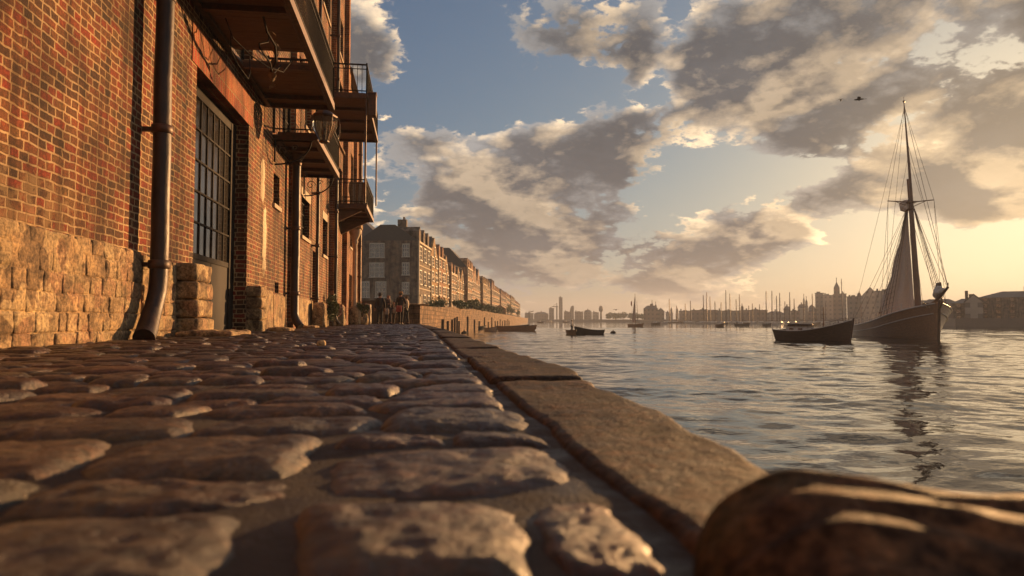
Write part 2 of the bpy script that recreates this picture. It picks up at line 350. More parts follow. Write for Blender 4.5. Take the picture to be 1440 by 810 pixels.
for (px, y, hx, hy, w) in BL:
    a, e = aedir(px, y); k = math.cos(a)**2
    ra, re = hx/F*k*1.15, hy/F*math.cos(a)*1.15
    d = vm('MULTIPLY', vm('SUBTRACT', AEw, (a, e, 0)), (1/ra, 1/re, 0))
    q = vm('DOT_PRODUCT', d, d)
    g = mt('MULTIPLY', mt('POWER', 2.718, mt('MULTIPLY', q, -1.0)), w)
    cov = g if cov is None else mt('ADD', cov, g)
cov = mt('MINIMUM', cov, .8)
# generic broken cloud everywhere the photograph does not look
behind = mt('MULTIPLY_ADD', f_, -.6, .25, clamp=True)
cov = mt('ADD', cov, mt('MULTIPLY', behind, .4))
def cloud_noise(vec, det=9.0, sc=2.9):
    inv = mt('DIVIDE', 1.0, mt('MAXIMUM', mt('ADD', vm('DOT_PRODUCT', vec, (0,0,1)), .42), .05))
    sn_ = nt.nodes.new('ShaderNodeVectorMath'); sn_.operation = 'SCALE'
    nt.links.new(vm('MULTIPLY', vec, (1,1,1.8)), sn_.inputs[0]); nt.links.new(inv, sn_.inputs['Scale']); v = sn_.outputs[0]
    n1 = N(nt, 'ShaderNodeTexNoise', i_Scale=sc, i_Detail=det, i_Roughness=.52, i_Distortion=.15); nt.links.new(v, n1.inputs['Vector'])
    if det < 8: return n1.outputs['Fac']
    n2 = N(nt, 'ShaderNodeTexNoise', i_Scale=sc*4.2, i_Detail=5.0, i_Roughness=.6); nt.links.new(v, n2.inputs['Vector'])
    bil = mt('ABSOLUTE', mt('SUBTRACT', n2.outputs['Fac'], .5))
    return mt('SUBTRACT', n1.outputs['Fac'], mt('MULTIPLY', mt('SUBTRACT', bil, .07), BILLOW))
BILLOW = .8
SX = Vector(sd) + Vector((0,0,.08))
n0 = cloud_noise(D)
toS = vm('NORMALIZE', vm('SUBTRACT', tuple(SX), D))
n1 = cloud_noise(vm('NORMALIZE', vm('MULTIPLY_ADD', toS, (.013,.013,.013), D)), 9.0)
m0 = cloud_noise(D, 3.5, 3.6); m1 = cloud_noise(vm('NORMALIZE', vm('MULTIPLY_ADD', toS, (.042,.042,.042), D)), 3.5, 3.6)
GN = 3.1; base = -1.64
def dens(nz): return mt('ADD', mt('ADD', mt('MULTIPLY', nz, GN), cov), base)
d0 = dens(n0)
lowfade = ramp(nt, z_, [(0.0, (0,0,0)), (.05, (1,1,1))])
alpha = ramp(nt, d0, [(.09, (0,0,0)), (.29, (1,1,1))], 'EASE')
thick = ramp(nt, mt('ADD', mt('MULTIPLY', d0, .6), mt('MULTIPLY', dens(m0), .4)), [(.10, (0,0,0)), (.60, (1,1,1))], 'EASE')
lit = mt('ADD', mt('MULTIPLY_ADD', mt('SUBTRACT', n0, n1), 3.6, .13), mt('MULTIPLY', mt('SUBTRACT', m0, m1), 8.0), clamp=True)     # thins out towards the sun -> bright rim
sdot = vm('DOT_PRODUCT', D, tuple(sd)); sp1 = mt('MAXIMUM', sdot, 0.0)
glow = mt('MULTIPLY', mt('POWER', sp1, 20.0), mt('SUBTRACT', 1.0, mt('MULTIPLY', mt('MAXIMUM', z_, 0.0), 2.9), clamp=True)); glow2 = mt('POWER', sp1, 40.0)
CS = 10.0
shade_c = mixc(nt, glow, (.092*CS,.092*CS,.097*CS), (.15*CS,.135*CS,.12*CS))
lit_c = mixc(nt, glow, (1.3*CS,.95*CS,.58*CS), (1.7*CS,1.12*CS,.52*CS))
edge_c = mixc(nt, glow, (.31*CS,.30*CS,.29*CS), (.72*CS,.54*CS,.34*CS))
cc = mixc(nt, thick.outputs[0], edge_c, shade_c)
litf = mt('MULTIPLY', lit, mt('SUBTRACT', 1.0, mt('MULTIPLY', thick.outputs[0], .72)))
cc = mixc(nt, litf, cc, lit_c)
mod_ = mt('MULTIPLY_ADD', mt('SUBTRACT', n0, .45), 1.1, .95)
cc_ = nt.nodes.new('ShaderNodeVectorMath'); cc_.operation = 'SCALE'; nt.links.new(cc, cc_.inputs[0]); nt.links.new(mt('MAXIMUM', mod_, .5), cc_.inputs['Scale']); cc = cc_.outputs[0]
# clear air: nishita, warmed and lifted low down and round the sun
sx_ = N(nt, 'ShaderNodeSeparateXYZ'); nt.links.new(sk.outputs[0], sx_.inputs[0])
cx_ = N(nt, 'ShaderNodeCombineXYZ')
for i_, (g_, top_) in enumerate(((.80, 13.0), (.92, 10.0), (1.30, 6.0))):      # film-like shoulder per channel
    c_ = mt('MULTIPLY', sx_.outputs[i_], g_); nt.links.new(mt('DIVIDE', c_, mt('ADD', 1.0, mt('DIVIDE', c_, top_))), cx_.inputs[i_])
sky = cx_.outputs[0]
haze = mt('POWER', mt('SUBTRACT', 1.0, mt('MAXIMUM', z_, 0.0), clamp=True), 20.0)
hz_c = mixc(nt, mt('POWER', sp1, 12.0), (.34*CS,.32*CS,.30*CS), (1.25*CS,.85*CS,.40*CS))
a0 = mt('MULTIPLY', alpha.outputs[0], .97)
full = mixc(nt, a0, sky, cc)
full = mixc(nt, mt('MULTIPLY', haze, .55), full, hz_c)
add = mixc(nt, glow2, (0,0,0), (.22*CS,.15*CS,.07*CS))
full = mixc(nt, 1.0, full, add, 'ADD')
nt.links.new(full, bg.inputs['Color'])
world.cycles.sampling_method = 'MANUAL'; world.cycles.sample_map_resolution = 256

scene.render.engine = 'CYCLES'
scene.cycles.use_denoising = True; scene.cycles.max_bounces = 5; scene.cycles.diffuse_bounces = 3; scene.cycles.glossy_bounces = 3; scene.cycles.transmission_bounces = 3; scene.cycles.volume_bounces = 0
scene.cycles.use_adaptive_sampling = True; scene.cycles.adaptive_threshold = .015
scene.cycles.caustics_reflective = False; scene.cycles.caustics_refractive = False; scene.cycles.sample_clamp_indirect = 4
scene.view_settings.view_transform = 'Standard'; scene.view_settings.look = 'None'; scene.view_settings.exposure = .92; scene.view_settings.gamma = 1
# ------------------------------------------------------------------ quay: bed, cobbles, coping
WX = -3.75                                    # face of the warehouse wall
def edge_x(y):                                # outer (water) edge of the quay
    if y < 12: return .59 + .14*min(1, max(0, (y-.8)/2.4))
    return .73 - .73*((y-12)/30)**1.7
def kerb_in(y): return .27 + (edge_x(y) - .70)*.9 if y > 12 else .27
# bed of grit under the stones
V = []; Q = []
ys = np.concatenate([np.linspace(-3, 0.4, 8), np.geomspace(.5, 42.5, 160)]); nx = 60
for j, y in enumerate(ys):
    x1 = kerb_in(y) + .30; x0 = -3.8
    t = np.linspace(0, 1, nx); xs = x0 + (x1-x0)*(1-(1-t)**1.6)
    z = -.018 + .012*(fbm(xs*4, np.full(nx, y*4.0), 4, 3) - .5)*2
    V.append(np.stack([xs, np.full(nx, y), z], 1))
V = np.concatenate(V); i, j = np.meshgrid(np.arange(nx-1), np.arange(len(ys)-1)); a = (j*nx+i).ravel()
Q = np.stack([a, a+1, a+1+nx, a+nx], 1)
m, nt2, b2 = new_mat('grit_and_mud')
tcg = N(nt2, 'ShaderNodeTexCoord'); n1g = N(nt2, 'ShaderNodeTexNoise', i_Scale=7.0, i_Detail=10.0, i_Roughness=.7); nt2.links.new(tcg.outputs['Object'], n1g.inputs['Vector'])
n2g = N(nt2, 'ShaderNodeTexNoise', i_Scale=140.0, i_Detail=4.0); nt2.links.new(tcg.outputs['Object'], n2g.inputs['Vector'])
nt2.links.new(ramp(nt2, n1g.outputs['Fac'], [(.4, (.016,.012,.009)), (.6, (.045,.032,.023))]).outputs[0], b2.inputs['Base Color'])
nt2.links.new(ramp(nt2, n1g.outputs['Fac'], [(.38, (.4,)*3), (.55, (.85,)*3)]).outputs[0], b2.inputs['Roughness'])
bp = N(nt2, 'ShaderNodeBump', i_Strength=1.0, i_Distance=.012); nt2.links.new(math_n(nt2, 'ADD', n1g.outputs['Fac'], math_n(nt2, 'MULTIPLY', n2g.outputs['Fac'], .5)), bp.inputs['Height']); nt2.links.new(bp.outputs[0], b2.inputs['Normal'])
M['grit'] = m
tag(np_mesh('quay_bed', V, Q, m), kind='structure')

# cobbles
def cobble_mat(slab=False):
    m, nt, b = new_mat('worn_cobble' if not slab else 'coping_granite')
    at = N(nt, 'ShaderNodeAttribute', attribute_name='stone_tone'); tc = N(nt, 'ShaderNodeTexCoord')
    sep = N(nt, 'ShaderNodeSeparateXYZ'); nt.links.new(at.outputs['Vector'], sep.inputs[0])
    base = ramp(nt, sep.outputs[0], [(0, (.038,.03,.026)), (.2, (.075,.045,.032)), (.4, (.11,.08,.052)), (.55, (.055,.056,.052)), (.7, (.095,.045,.028)), (.85, (.09,.08,.055)), (1, (.14,.09,.05))])
    if slab: base = ramp(nt, sep.outputs[0], [(0, (.115,.078,.05)), (1, (.12,.08,.05))])
    n1 = N(nt, 'ShaderNodeTexNoise', i_Scale=9.0, i_Detail=10.0, i_Roughness=.68); n2 = N(nt, 'ShaderNodeTexNoise', i_Scale=75.0, i_Detail=8.0, i_Roughness=.72); n3 = N(nt, 'ShaderNodeTexNoise', i_Scale=2.3, i_Detail=5.0)
    vo = N(nt, 'ShaderNodeTexVoronoi', i_Scale=34.0); n4 = N(nt, 'ShaderNodeTexNoise', i_Scale=30.0, i_Detail=6.0, i_Roughness=.65); nt.links.new(tc.outputs['Object'], n4.inputs['Vector'])
    for n in (n1, n2, n3, vo): nt.links.new(tc.outputs['Object'], n.inputs['Vector'])
    c = mixc(nt, .85, base.outputs[0], ramp(nt, n1.outputs['Fac'], [(.40, (.38,.35,.33)), (.5, (.95,.9,.85)), (.62, (1.8,1.6,1.3))]).outputs[0], 'MULTIPLY')
    c = mixc(nt, .7, c, ramp(nt, n2.outputs['Fac'], [(.42, (.3,.28,.27)), (.58, (1.3,1.22,1.15))]).outputs[0], 'MULTIPLY')
    c = mixc(nt, .8, c, ramp(nt, n4.outputs['Fac'], [(.40, (.28,.27,.27)), (.5, (1,.97,.93)), (.6, (1.9,1.7,1.45))]).outputs[0], 'MULTIPLY')
    moss = ramp(nt, math_n(nt, 'ADD', n3.outputs['Fac'], math_n(nt, 'MULTIPLY', n1.outputs['Fac'], .4)), [(.72, (0,0,0)), (.86, (1,1,1))])
    c = mixc(nt, math_n(nt, 'MULTIPLY', moss.outputs[0], .55), c, (.07,.075,.035))
    c = mixc(nt, 1.0, c, (.74,.66,.66) if not slab else (.50,.45,.45), 'MULTIPLY')
    nt.links.new(c, b.inputs['Base Color'])
    nt.links.new(ramp(nt, n1.outputs['Fac'], [(.3, ((.5 if slab else .26),)*3), (.55, ((.72 if slab else .46),)*3), (.68, ((.48 if slab else .28),)*3)]).outputs[0], b.inputs['Roughness'])
    h = math_n(nt, 'ADD', math_n(nt, 'ADD', math_n(nt, 'MULTIPLY', n1.outputs['Fac'], .45), math_n(nt, 'MULTIPLY', n2.outputs['Fac'], .7)), math_n(nt, 'MULTIPLY', n4.outputs['Fac'], 1.6))
    h = math_n(nt, 'SUBTRACT', h, math_n(nt, 'MULTIPLY', ramp(nt, vo.outputs['Distance'], [(0, (1,1,1)), (.3, (0,0,0))]).outputs[0], .6 if slab else .2))
    bp = N(nt, 'ShaderNodeBump', i_Strength=.8, i_Distance=.012); nt.links.new(h, bp.inputs['Height']); nt.links.new(bp.outputs[0], b.inputs['Normal'])
    b.inputs['Specular IOR Level'].default_value = .3 if slab else .75
    return m
M['cobble'] = cobble_mat(); M['coping'] = cobble_mat(True)
CV = []; CQ = []; CT = []; cvo = 0
def cobble(cx, cy, hx, hy, top, res, sd_):
    """one setts stone: domed top, ragged plan, rounded shoulders"""
    global cvo
    n, mres = res
    u = np.sin(np.linspace(-1, 1, n)*math.pi/2); v = np.sin(np.linspace(-1, 1, mres)*math.pi/2)
    U, Vv = np.meshgrid(u, v); c = .12
    X = U*np.sqrt(1 - c*Vv**2); Y = Vv*np.sqrt(1 - c*U**2)
    sk = random.uniform(-.12, .12); tp = random.uniform(-.15, .15)
    X = hx*(X*(1 + tp*Y)) + sk*hy*Y; Y = hy*Y + random.uniform(-.06, .06)*hx*U
    wx = cx + X; wy = cy + Y
    wx = wx + (fbm(wx*5, wy*5, 3, 21) - .45)*.05; wy = wy + (fbm(wx*5+50, wy*5, 3, 22) - .45)*.05
    rim = np.maximum(np.abs(U), np.abs(Vv))**3
    wx = wx + (fbm(wx*19, wy*19, 3, 31) - .45)*.034*rim; wy = wy + (fbm(wx*19+9, wy*19, 3, 32) - .45)*.034*rim
    e = (1-np.abs(U)**8).clip(0)**.5*(1-np.abs(Vv)**6).clip(0)**.5
    dome = 1 - .10*(U**4) - .15*(Vv**4)
    H = .030 + top
    amp = 1.0
    det = (fbm(wx*9, wy*16, 4, 5)-.45)*.007 + (fbm(wx*30, wy*50, 4, 8)-.45)*.009 + (fbm(wx*3.1, wy*3.1, 2, 9)-.4)*.012
    chip = np.clip(fbm(wx*9+7, wy*9, 3, 13)-.52, 0, 1)*.03
    z = -.042 + e*(H*dome + .012 + random.uniform(-.1,.1)*hx*U*.3 + random.uniform(-.15,.05)*hy*Vv*.3 + det - chip)
    P = np.stack([wx, wy, z], -1).reshape(-1, 3)
    i, j = np.meshgrid(np.arange(n-1), np.arange(mres-1)); a = (j*n+i).ravel() + cvo
    CV.append(P); CQ.append(np.stack([a, a+1, a+1+n, a+n], 1)); cvo += n*mres
    CT.append(np.tile([[random.random(), random.random(), 0]], (n*mres, 1)))
def res_for(y):
    if y < 1.9: return (64, 52)
    if y < 3.2: return (40, 30)
    if y < 6: return (22, 16)
    if y < 12: return (12, 9)
    return (8, 6)
hand = [  # first rows as they lie in front of the lens: (y0, y1, [(x0, x1), ...])
 (.34, .66, [(-.62,-.34), (-.31,-.06), (-.03,.10), (.12,.26)]),
 (.69, .99, [(-.80,-.56), (-.53,-.215), (-.145,.125), (.145,.265)]),
 (1.02, 1.12, [(-1.3,-.9)]),
 (1.01, 1.19, [(-.84,-.60), (-.56,-.20)]),
 (1.06, 1.40, [(-.165,.265)]),
 (1.22, 1.60, [(-1.35,-1.0), (-.97,-.62), (-.59,-.20)]),
 (1.43, 1.58, [(-.16,.05), (.07,.27)]),
 (1.63, 1.95, [(-1.5,-1.02), (-.99,-.55), (-.52,-.10), (-.07,.265)]),
]
for (a_, b_, xs) in hand:
    for (p, q) in xs: cobble((p+q)/2, (a_+b_)/2, (q-p)/2*1.06, (b_-a_)/2*1.06, random.uniform(-.004, .012), res_for(a_), 0)
y = .34
for row in ((.34,.66), (.69,.99), (1.02,1.30), (1.33,1.60), (1.63,1.95)):     # continue those rows to the left, outside the hand-laid part
    xl = {.34:-.65, .69:-.83, 1.02:-.87 if row[0]==1.02 else 0, 1.33:-1.38, 1.63:-1.53}[row[0]]
    if row[0] == 1.02: xl = -1.33
    x = xl
    while x > -3.7:
        w = random.uniform(.22, .44); cobble(x-w/2, (row[0]+row[1])/2, w/2-.008, (row[1]-row[0])/2+.005, random.uniform(-.008,.012), (24, 18), 0); x -= w
y = 1.98
while y < 42:
    h = random.uniform(.15, .30) if y < 9 else random.uniform(.16, .27)
    x = kerb_in(y+h/2) - .005
    while x > WX - .02:
        w = random.uniform(.20, .46)
        dy = random.uniform(-.02, .02)
        cobble(x-w/2, y+h/2+dy, w/2-.002, h/2-.000, random.uniform(-.010, .014) if random.random() > .06 else .024, res_for(y), 0); x -= w
    y += h
V = np.concatenate(CV); Q = np.concatenate(CQ); T = np.concatenate(CT)
co = np_mesh('cobbled_quay', V, Q, M['cobble'])
at = co.data.attributes.new('stone_tone', 'FLOAT_VECTOR', 'POINT'); at.data.foreach_set('vector', T.astype(np.float32).ravel())
tag(co, kind='structure')

# coping stones, one block each
cop_y = [-.9, .66, 2.82, 4.45, 6.1, 7.9, 9.7, 11.5, 13.4, 15.4, 17.5, 19.8, 22.2, 24.8, 27.5, 30.4, 33.4, 36.5, 39.6, 42.4]
ords = ['half hidden under the rounded mooring stone', 'long pitted granite coping slab from the rounded stone to the first open joint', 'granite coping slab just past the first open joint', 'third visible coping slab along the water edge']
for i in range(len(cop_y)-1):
    y0, y1 = cop_y[i]+.012, cop_y[i+1]-.012
    ym = (y0+y1)/2; xi = kerb_in(ym)+.03; xo = edge_x(ym)
    tilt = math.atan2((edge_x(y1)-edge_x(y0)), (y1-y0)) if y0 > 11 else 0
    mb = MB(); near = y0 < 7
    mb.stone((0,0,0), ((xo-xi)/2, (y1-y0)/2/math.cos(tilt), .13), .028, (26, 90, 10) if i in (1,2) else ((14, 40, 6) if near else (8, 14, 4)), amp=.009, freq=3.4, seed=i+2)
    if y0 < 11:                                # outer edge follows the wavering quay line
        mb.v = [((x + (edge_x(ym+y)-xo + .012*math.sin(y*5+i)+.008*math.sin(y*13+i))*max(0, x/((xo-xi)/2)) if x > 0 else x + .006*math.sin(y*7+i*2)), y, z) for x, y, z in mb.v]
    o = mb.build('coping_stone', M['coping'], loc=((xi+xo)/2, ym, -.125 + (.0,-.004,.009,-.006)[i%4]), rz=-tilt)
    lab = ['pitted granite coping slab half hidden under the rounded mooring stone', 'longest pitted granite coping slab, from the mooring stone to the first open joint', 'granite coping slab just past the first open joint', 'granite coping slab third along the water edge from the mooring stone'][i] if i < 4 else 'worn granite coping slab in the far narrowing run of the quay edge'
    tag(o, lab, 'coping stone', 'coping stones along the quay edge')
# quay wall below the coping
mb = MB(); pts = [(edge_x(y)-.05, y) for y in np.linspace(-3, 42.4, 40)]
for (xa, ya), (xb, yb) in zip(pts[:-1], pts[1:]):
    mb.add([(xa,ya,-2.6), (xb,yb,-2.6), (xb,yb,-.27), (xa,ya,-.27), (xa-.6,ya,-2.6), (xb-.6,yb,-2.6), (xb-.6,yb,-.27), (xa-.6,ya,-.27)], [(0,1,2,3), (3,2,6,7), (4,7,6,5)])
tag(mb.build('quay_wall', M['river_stone']), 'rough stone quay wall dropping into the river under the coping slabs', 'quay wall')

# rounded mooring stone lying over the coping, close to the lens
mb = MB(); mb.stone((0,0,0), (.42, .27, .13), .12, (90, 110, 30), amp=.008, freq=3.0, seed=31)
mb.v = [(x, y + .006*math.sin(x*9), z + ((.0035*math.sin(y*95 + 5*math.sin(x*5) + 2*noise.noise(Vector((x*9,y*30,0)))) + .003*math.sin(y*41+3*math.sin(x*8))) if z > .02 else 0)) for x, y, z in mb.v]
mm_ = cobble_mat(True); mm_.name = 'mooring_stone_granite'; [setattr(n_.inputs[7], 'default_value', (.85,.82,.85,1)) for n_ in mm_.node_tree.nodes if n_.type == 'MIX' and abs(n_.inputs[7].default_value[0]-.5) < .01 and not n_.inputs[7].is_linked]; mm_.node_tree.nodes['Principled BSDF'].inputs['Specular IOR Level'].default_value = .08
o = mb.build('mooring_stone', mm_, loc=(.655, .45, -.094), rz=R(-12)); o.rotation_euler.x = R(12.5); o.rotation_euler.y = R(5)
tag(o, 'big smooth rounded stone lying on the coping in the near right corner', 'mooring stone')

# ------------------------------------------------------------------ river
def water_mat():
    m, nt, b = new_mat('river_water')
    b.inputs['Base Color'].default_value = (.012,.014,.012,1); b.inputs['Roughness'].default_value = .03; b.inputs['IOR'].default_value = 1.333
    b.inputs['Specular IOR Level'].default_value = .5
    tc = N(nt, 'ShaderNodeTexCoord'); mp = N(nt, 'ShaderNodeMapping'); mp.inputs['Scale'].default_value = (1, 1.5, 1); nt.links.new(tc.outputs['Object'], mp.inputs[0])
    n1 = N(nt, 'ShaderNodeTexNoise', i_Scale=2.2, i_Detail=3.0, i_Roughness=.5); n2 = N(nt, 'ShaderNodeTexNoise', i_Scale=.35, i_Detail=2.0)
    nt.links.new(mp.outputs[0], n1.inputs['Vector']); nt.links.new(mp.outputs[0], n2.inputs['Vector'])
    h = math_n(nt, 'ADD', math_n(nt, 'MULTIPLY', n1.outputs['Fac'], .05), math_n(nt, 'MULTIPLY', n2.outputs['Fac'], .12))
    bp = N(nt, 'ShaderNodeBump', i_Strength=.22, i_Distance=1.0); nt.links.new(h, bp.inputs['Height']); nt.links.new(bp.outputs[0], b.inputs['Normal'])
    return m
M['water'] = water_mat()
rr = np.concatenate([np.geomspace(1.2, 14, 170), np.geomspace(14.1, 160, 520), np.geomspace(161, 2400, 200)])
th = np.concatenate([np.linspace(-math.pi, R(-22), 40)[:-1], np.linspace(R(-22), R(62), 640), np.linspace(R(62), math.pi, 40)[1:]])
Rr, Th = np.meshgrid(rr, th, indexing='ij')
X = Rr*np.sin(Th); Y = Rr*np.cos(Th); Z = np.zeros_like(X)
dr = np.gradient(rr)[:, None]
g = np.random.default_rng(5)
for k in range(90):
    lam = math.exp(g.uniform(math.log(.35), math.log(7.0))); ang = R(200) + g.normal(0, R(42)); ph = g.uniform(0, 6.28)
    amp = .0016*lam**.85 * (1 if lam > .8 else .8); kk = 2*math.pi/lam
    att = np.clip((lam/dr - 2.2)/2.5, 0, 1)
    s = np.sin(kk*(X*math.sin(ang) + Y*math.cos(ang)) + ph + 1.5*np.sin(kk*.11*(X*math.cos(ang)-Y*math.sin(ang))+ph*3))
    Z += amp*att*(1.0 - np.abs(s))*1.3 if k % 3 == 0 else amp*att*s
gust = .55 + .9*fbm(X*.06+9, Y*.09+3, 3, 4)
Z = WZ + (Z - Z.mean())*gust
nth = len(th); V = np.stack([X, Y, Z], -1).reshape(-1, 3)
i, j = np.meshgrid(np.arange(nth-1), np.arange(len(rr)-1)); a = (j*nth+i).ravel(); Q = np.stack([a, a+1, a+1+nth, a+nth], 1)[:, ::-1]
tag(np_mesh('river', V, Q, M['water']), kind='structure')
# ------------------------------------------------------------------ walls with openings
def wall_x(mb, x, th, y0, y1, z0, z1, holes, mi=0):
    """wall in a plane of constant x (outer face at x, body behind it towards -x) with rectangular openings (ya, yb, za, zb)"""
    ys = sorted({y0, y1, *[h[0] for h in holes], *[h[1] for h in holes]}); zs = sorted({z0, z1, *[h[2] for h in holes], *[h[3] for h in holes]})
    ys = [v for v in ys if y0 <= v <= y1]; zs = [v for v in zs if z0 <= v <= z1]
    def solid(i, j):
        if i < 0 or j < 0 or i >= len(ys)-1 or j >= len(zs)-1: return False
        cy = (ys[i]+ys[i+1])/2; cz = (zs[j]+zs[j+1])/2
        return not any(h[0] < cy < h[1] and h[2] < cz < h[3] for h in holes)
    for i in range(len(ys)-1):
        for j in range(len(zs)-1):
            if not solid(i, j): continue
            a, b, c, d = ys[i], ys[i+1], zs[j], zs[j+1]; xb = x-th
            mb.add([(x,a,c),(x,b,c),(x,b,d),(x,a,d)], [(0,1,2,3)], mi); mb.add([(xb,a,c),(xb,b,c),(xb,b,d),(xb,a,d)], [(3,2,1,0)], mi)
            if not solid(i-1, j): mb.add([(x,a,c),(x,a,d),(xb,a,d),(xb,a,c)], [(0,1,2,3)], mi)
            if not solid(i+1, j): mb.add([(x,b,c),(xb,b,c),(xb,b,d),(x,b,d)], [(0,1,2,3)], mi)
            if not solid(i, j-1): mb.add([(x,a,c),(xb,a,c),(xb,b,c),(x,b,c)], [(0,1,2,3)], mi)
            if not solid(i, j+1): mb.add([(x,a,d),(x,b,d),(xb,b,d),(xb,a,d)], [(0,1,2,3)], mi)
    return mb
def glazed(parent, x, ya, yb, za, zb, nc, nr, bar=.03, frame=.07, name='window', mat='dark_iron', sill=True, label=None):
    """window part with frame bars and a pane"""
    mb = MB()
    mb.box(x-.06, x, ya, ya+frame, za, zb); mb.box(x-.06, x, yb-frame, yb, za, zb)
    mb.box(x-.061, x-.001, ya+frame, yb-frame, za, za+frame); mb.box(x-.061, x-.001, ya+frame, yb-frame, zb-frame, zb)
    for i in range(1, nc): y = ya + (yb-ya)*i/nc; mb.box(x-.045, x-.012, y-bar/2, y+bar/2, za+frame, zb-frame)
    for j in range(1, nr): z = za + (zb-za)*j/nr; mb.box(x-.048, x-.009, ya+frame, yb-frame, z-bar/2, z+bar/2)
    o = mb.build(name, M[mat], parent)
    p = MB(); p.box(x-.034, x-.026, ya+.02, yb-.02, za+.02, zb-.02); p.build('pane', M['pane'], o)
    if sill:
        s_ = MB(); s_.box(x-.1, WX+.06, ya-.08, yb+.08, za-.11, za-.003); s_.build('sill', M['pale_stone'], o)
    if label: o['label'] = label
    return o
def downpipe(parent, y, r, z1, x=None, shoe=True, hopper=False, foot=.0, label=None):
    x = WX + r + .13 if x is None else x
    mb = MB()
    pts = []
    if shoe: pts += [(x+.02, y-.42, .10), (x, y-.16, .40), (x, y-.03, .62), (x, y, .80)]
    else: pts += [(x+.18, y-.1, .06), (x+.06, y-.03, .22), (x, y, .42)]
    z = pts[-1][2]
    while z < z1-.6: z += .55; pts.append((x + random.uniform(-.006,.006), y + random.uniform(-.008,.008), z))
    pts.append((x, y, z1))
    mb.tube(pts, r, 20)
    if shoe: mb.tube([(x+.05, y-.58, .02), (x+.02, y-.40, .12), (x, y-.2, .36)], [r*1.15, r*1.12, r*1.02], 20)
    pp = mb.build('downpipe', M['pipe'], parent)
    if label: pp['label'] = label
    z = 1.0
    while z < z1-.2:
        c = MB(); c.tube([(x,y,z-.06), (x,y,z-.05), (x,y,z+.05), (x,y,z+.06)], [r+.004, r+.022, r+.022, r+.004], 20)
        c.box(WX-.02, x, y-.03, y+.03, z-.03, z+.03); z += 1.85; c.build('pipe_collar', M['iron'], pp)
    if hopper:
        h = MB(); h.lathe([(r+.01, -.35), (r+.03, -.3), (r+.16, -.08), (r+.17, 0), (r+.12, .02)], (x, y, z1+.1), 14); h.build('hopper', M['iron'], pp)
    return pp
def balcony(parent, y0, y1, z, xo, rail_h=1.05, gap=None, joists=(), bal=.12, mat='old_wood', brackets=(), rails=True, label=None):
    """timber deck on a steel frame: deck mesh + frame, railing, brackets as sub-parts; xo = outer edge"""
    mb = MB(); y = y0+.06; k = 0
    while y < y1-.08:
        w = random.uniform(.15, .19); w = min(w, y1-.07-y)
        if w < .02: break
        if not (gap and gap[0] < y+w/2 < gap[1]):
            mb.box(WX+.01, xo-.05, y, y+w-.008, z+.05+random.uniform(-.004,.004), z+.09)
        y += w
    d = mb.build('balcony', M[mat], parent)
    if label: d['label'] = label
    f = MB(); bh = .17
    f.box(xo-.09, xo, y0, y1, z-.04, z+bh-.04); f.box(xo-.14, xo-.091, y0+.01, y1-.01, z-.05, z-.03)
    f.box(WX+.005, WX+.12, y0, y1, z-.03, z+.046)
    for yy in (y0, y1-.1): f.box(WX+.121, xo-.091, yy, yy+.1, z-.045, z+.14)
    for yy in joists: f.box(WX+.121, xo-.141, yy-.05, yy+.05, z-.06, z+.045)
    f.build('deck_frame', M['iron'], d)
    if rails:
        r = MB(); zt = z + .13 + rail_h; zb = z + .23
        def run(a, b, corner=True):
            a = Vector(a); b = Vector(b); L = (b-a).length; n = max(2, int(L/bal))
            r.obox(a+Vector((0,0,zt)), b+Vector((0,0,zt)), .05, .045); r.obox(a+Vector((0,0,zb)), b+Vector((0,0,zb)), .035, .03); r.obox(a+Vector((0,0,zt-.16)), b+Vector((0,0,zt-.16)), .03, .025)
            for i in range(n+1):
                p = a.lerp(b, i/n); t = .045 if i in (0, n) else .018
                r.obox(p+Vector((0,0,z+.12)), p+Vector((0,0,zt + (.06 if i in (0,n) else 0))), t, t)
        run((xo-.04, y0+.04, 0), (xo-.04, y1-.04, 0)); run((WX+.03, y0+.04, 0), (xo-.04, y0+.04, 0)); run((WX+.03, y1-.04, 0), (xo-.04, y1-.04, 0))
        r.build('railing', M['dark_iron'], d)
    for yy, ln, ht in brackets:
        b = MB(); b.tube([(WX+.03, yy, z-.06), (WX+ln, yy, z-.06)], .025, 8); b.tube([(WX+.04, yy, z-ht), (WX+.04, yy, z-.06)], .025, 8)
        arc = [(WX+.04+ln*.92*math.sin(t), yy, z-.06-ht*(math.cos(t)) + 0) for t in np.linspace(0, math.pi/2, 12)]
        b.tube([(p[0], p[1], p[2]) for p in arc], .022, 8)
        for (cx, cz, rr_) in ((.25, .24, .15), (.5*ln/.9, .15, .08)):
            sp_ = [(WX+cx*ln+rr_*(1-t/9)*math.cos(t), yy, z-.06-cz*ht/.6-.02+rr_*(1-t/9)*math.sin(t)) for t in np.linspace(0, 7.5, 26)]
            b.tube(sp_, .013, 6)
        b.build('scroll_bracket', M['dark_iron'], d)
    return d

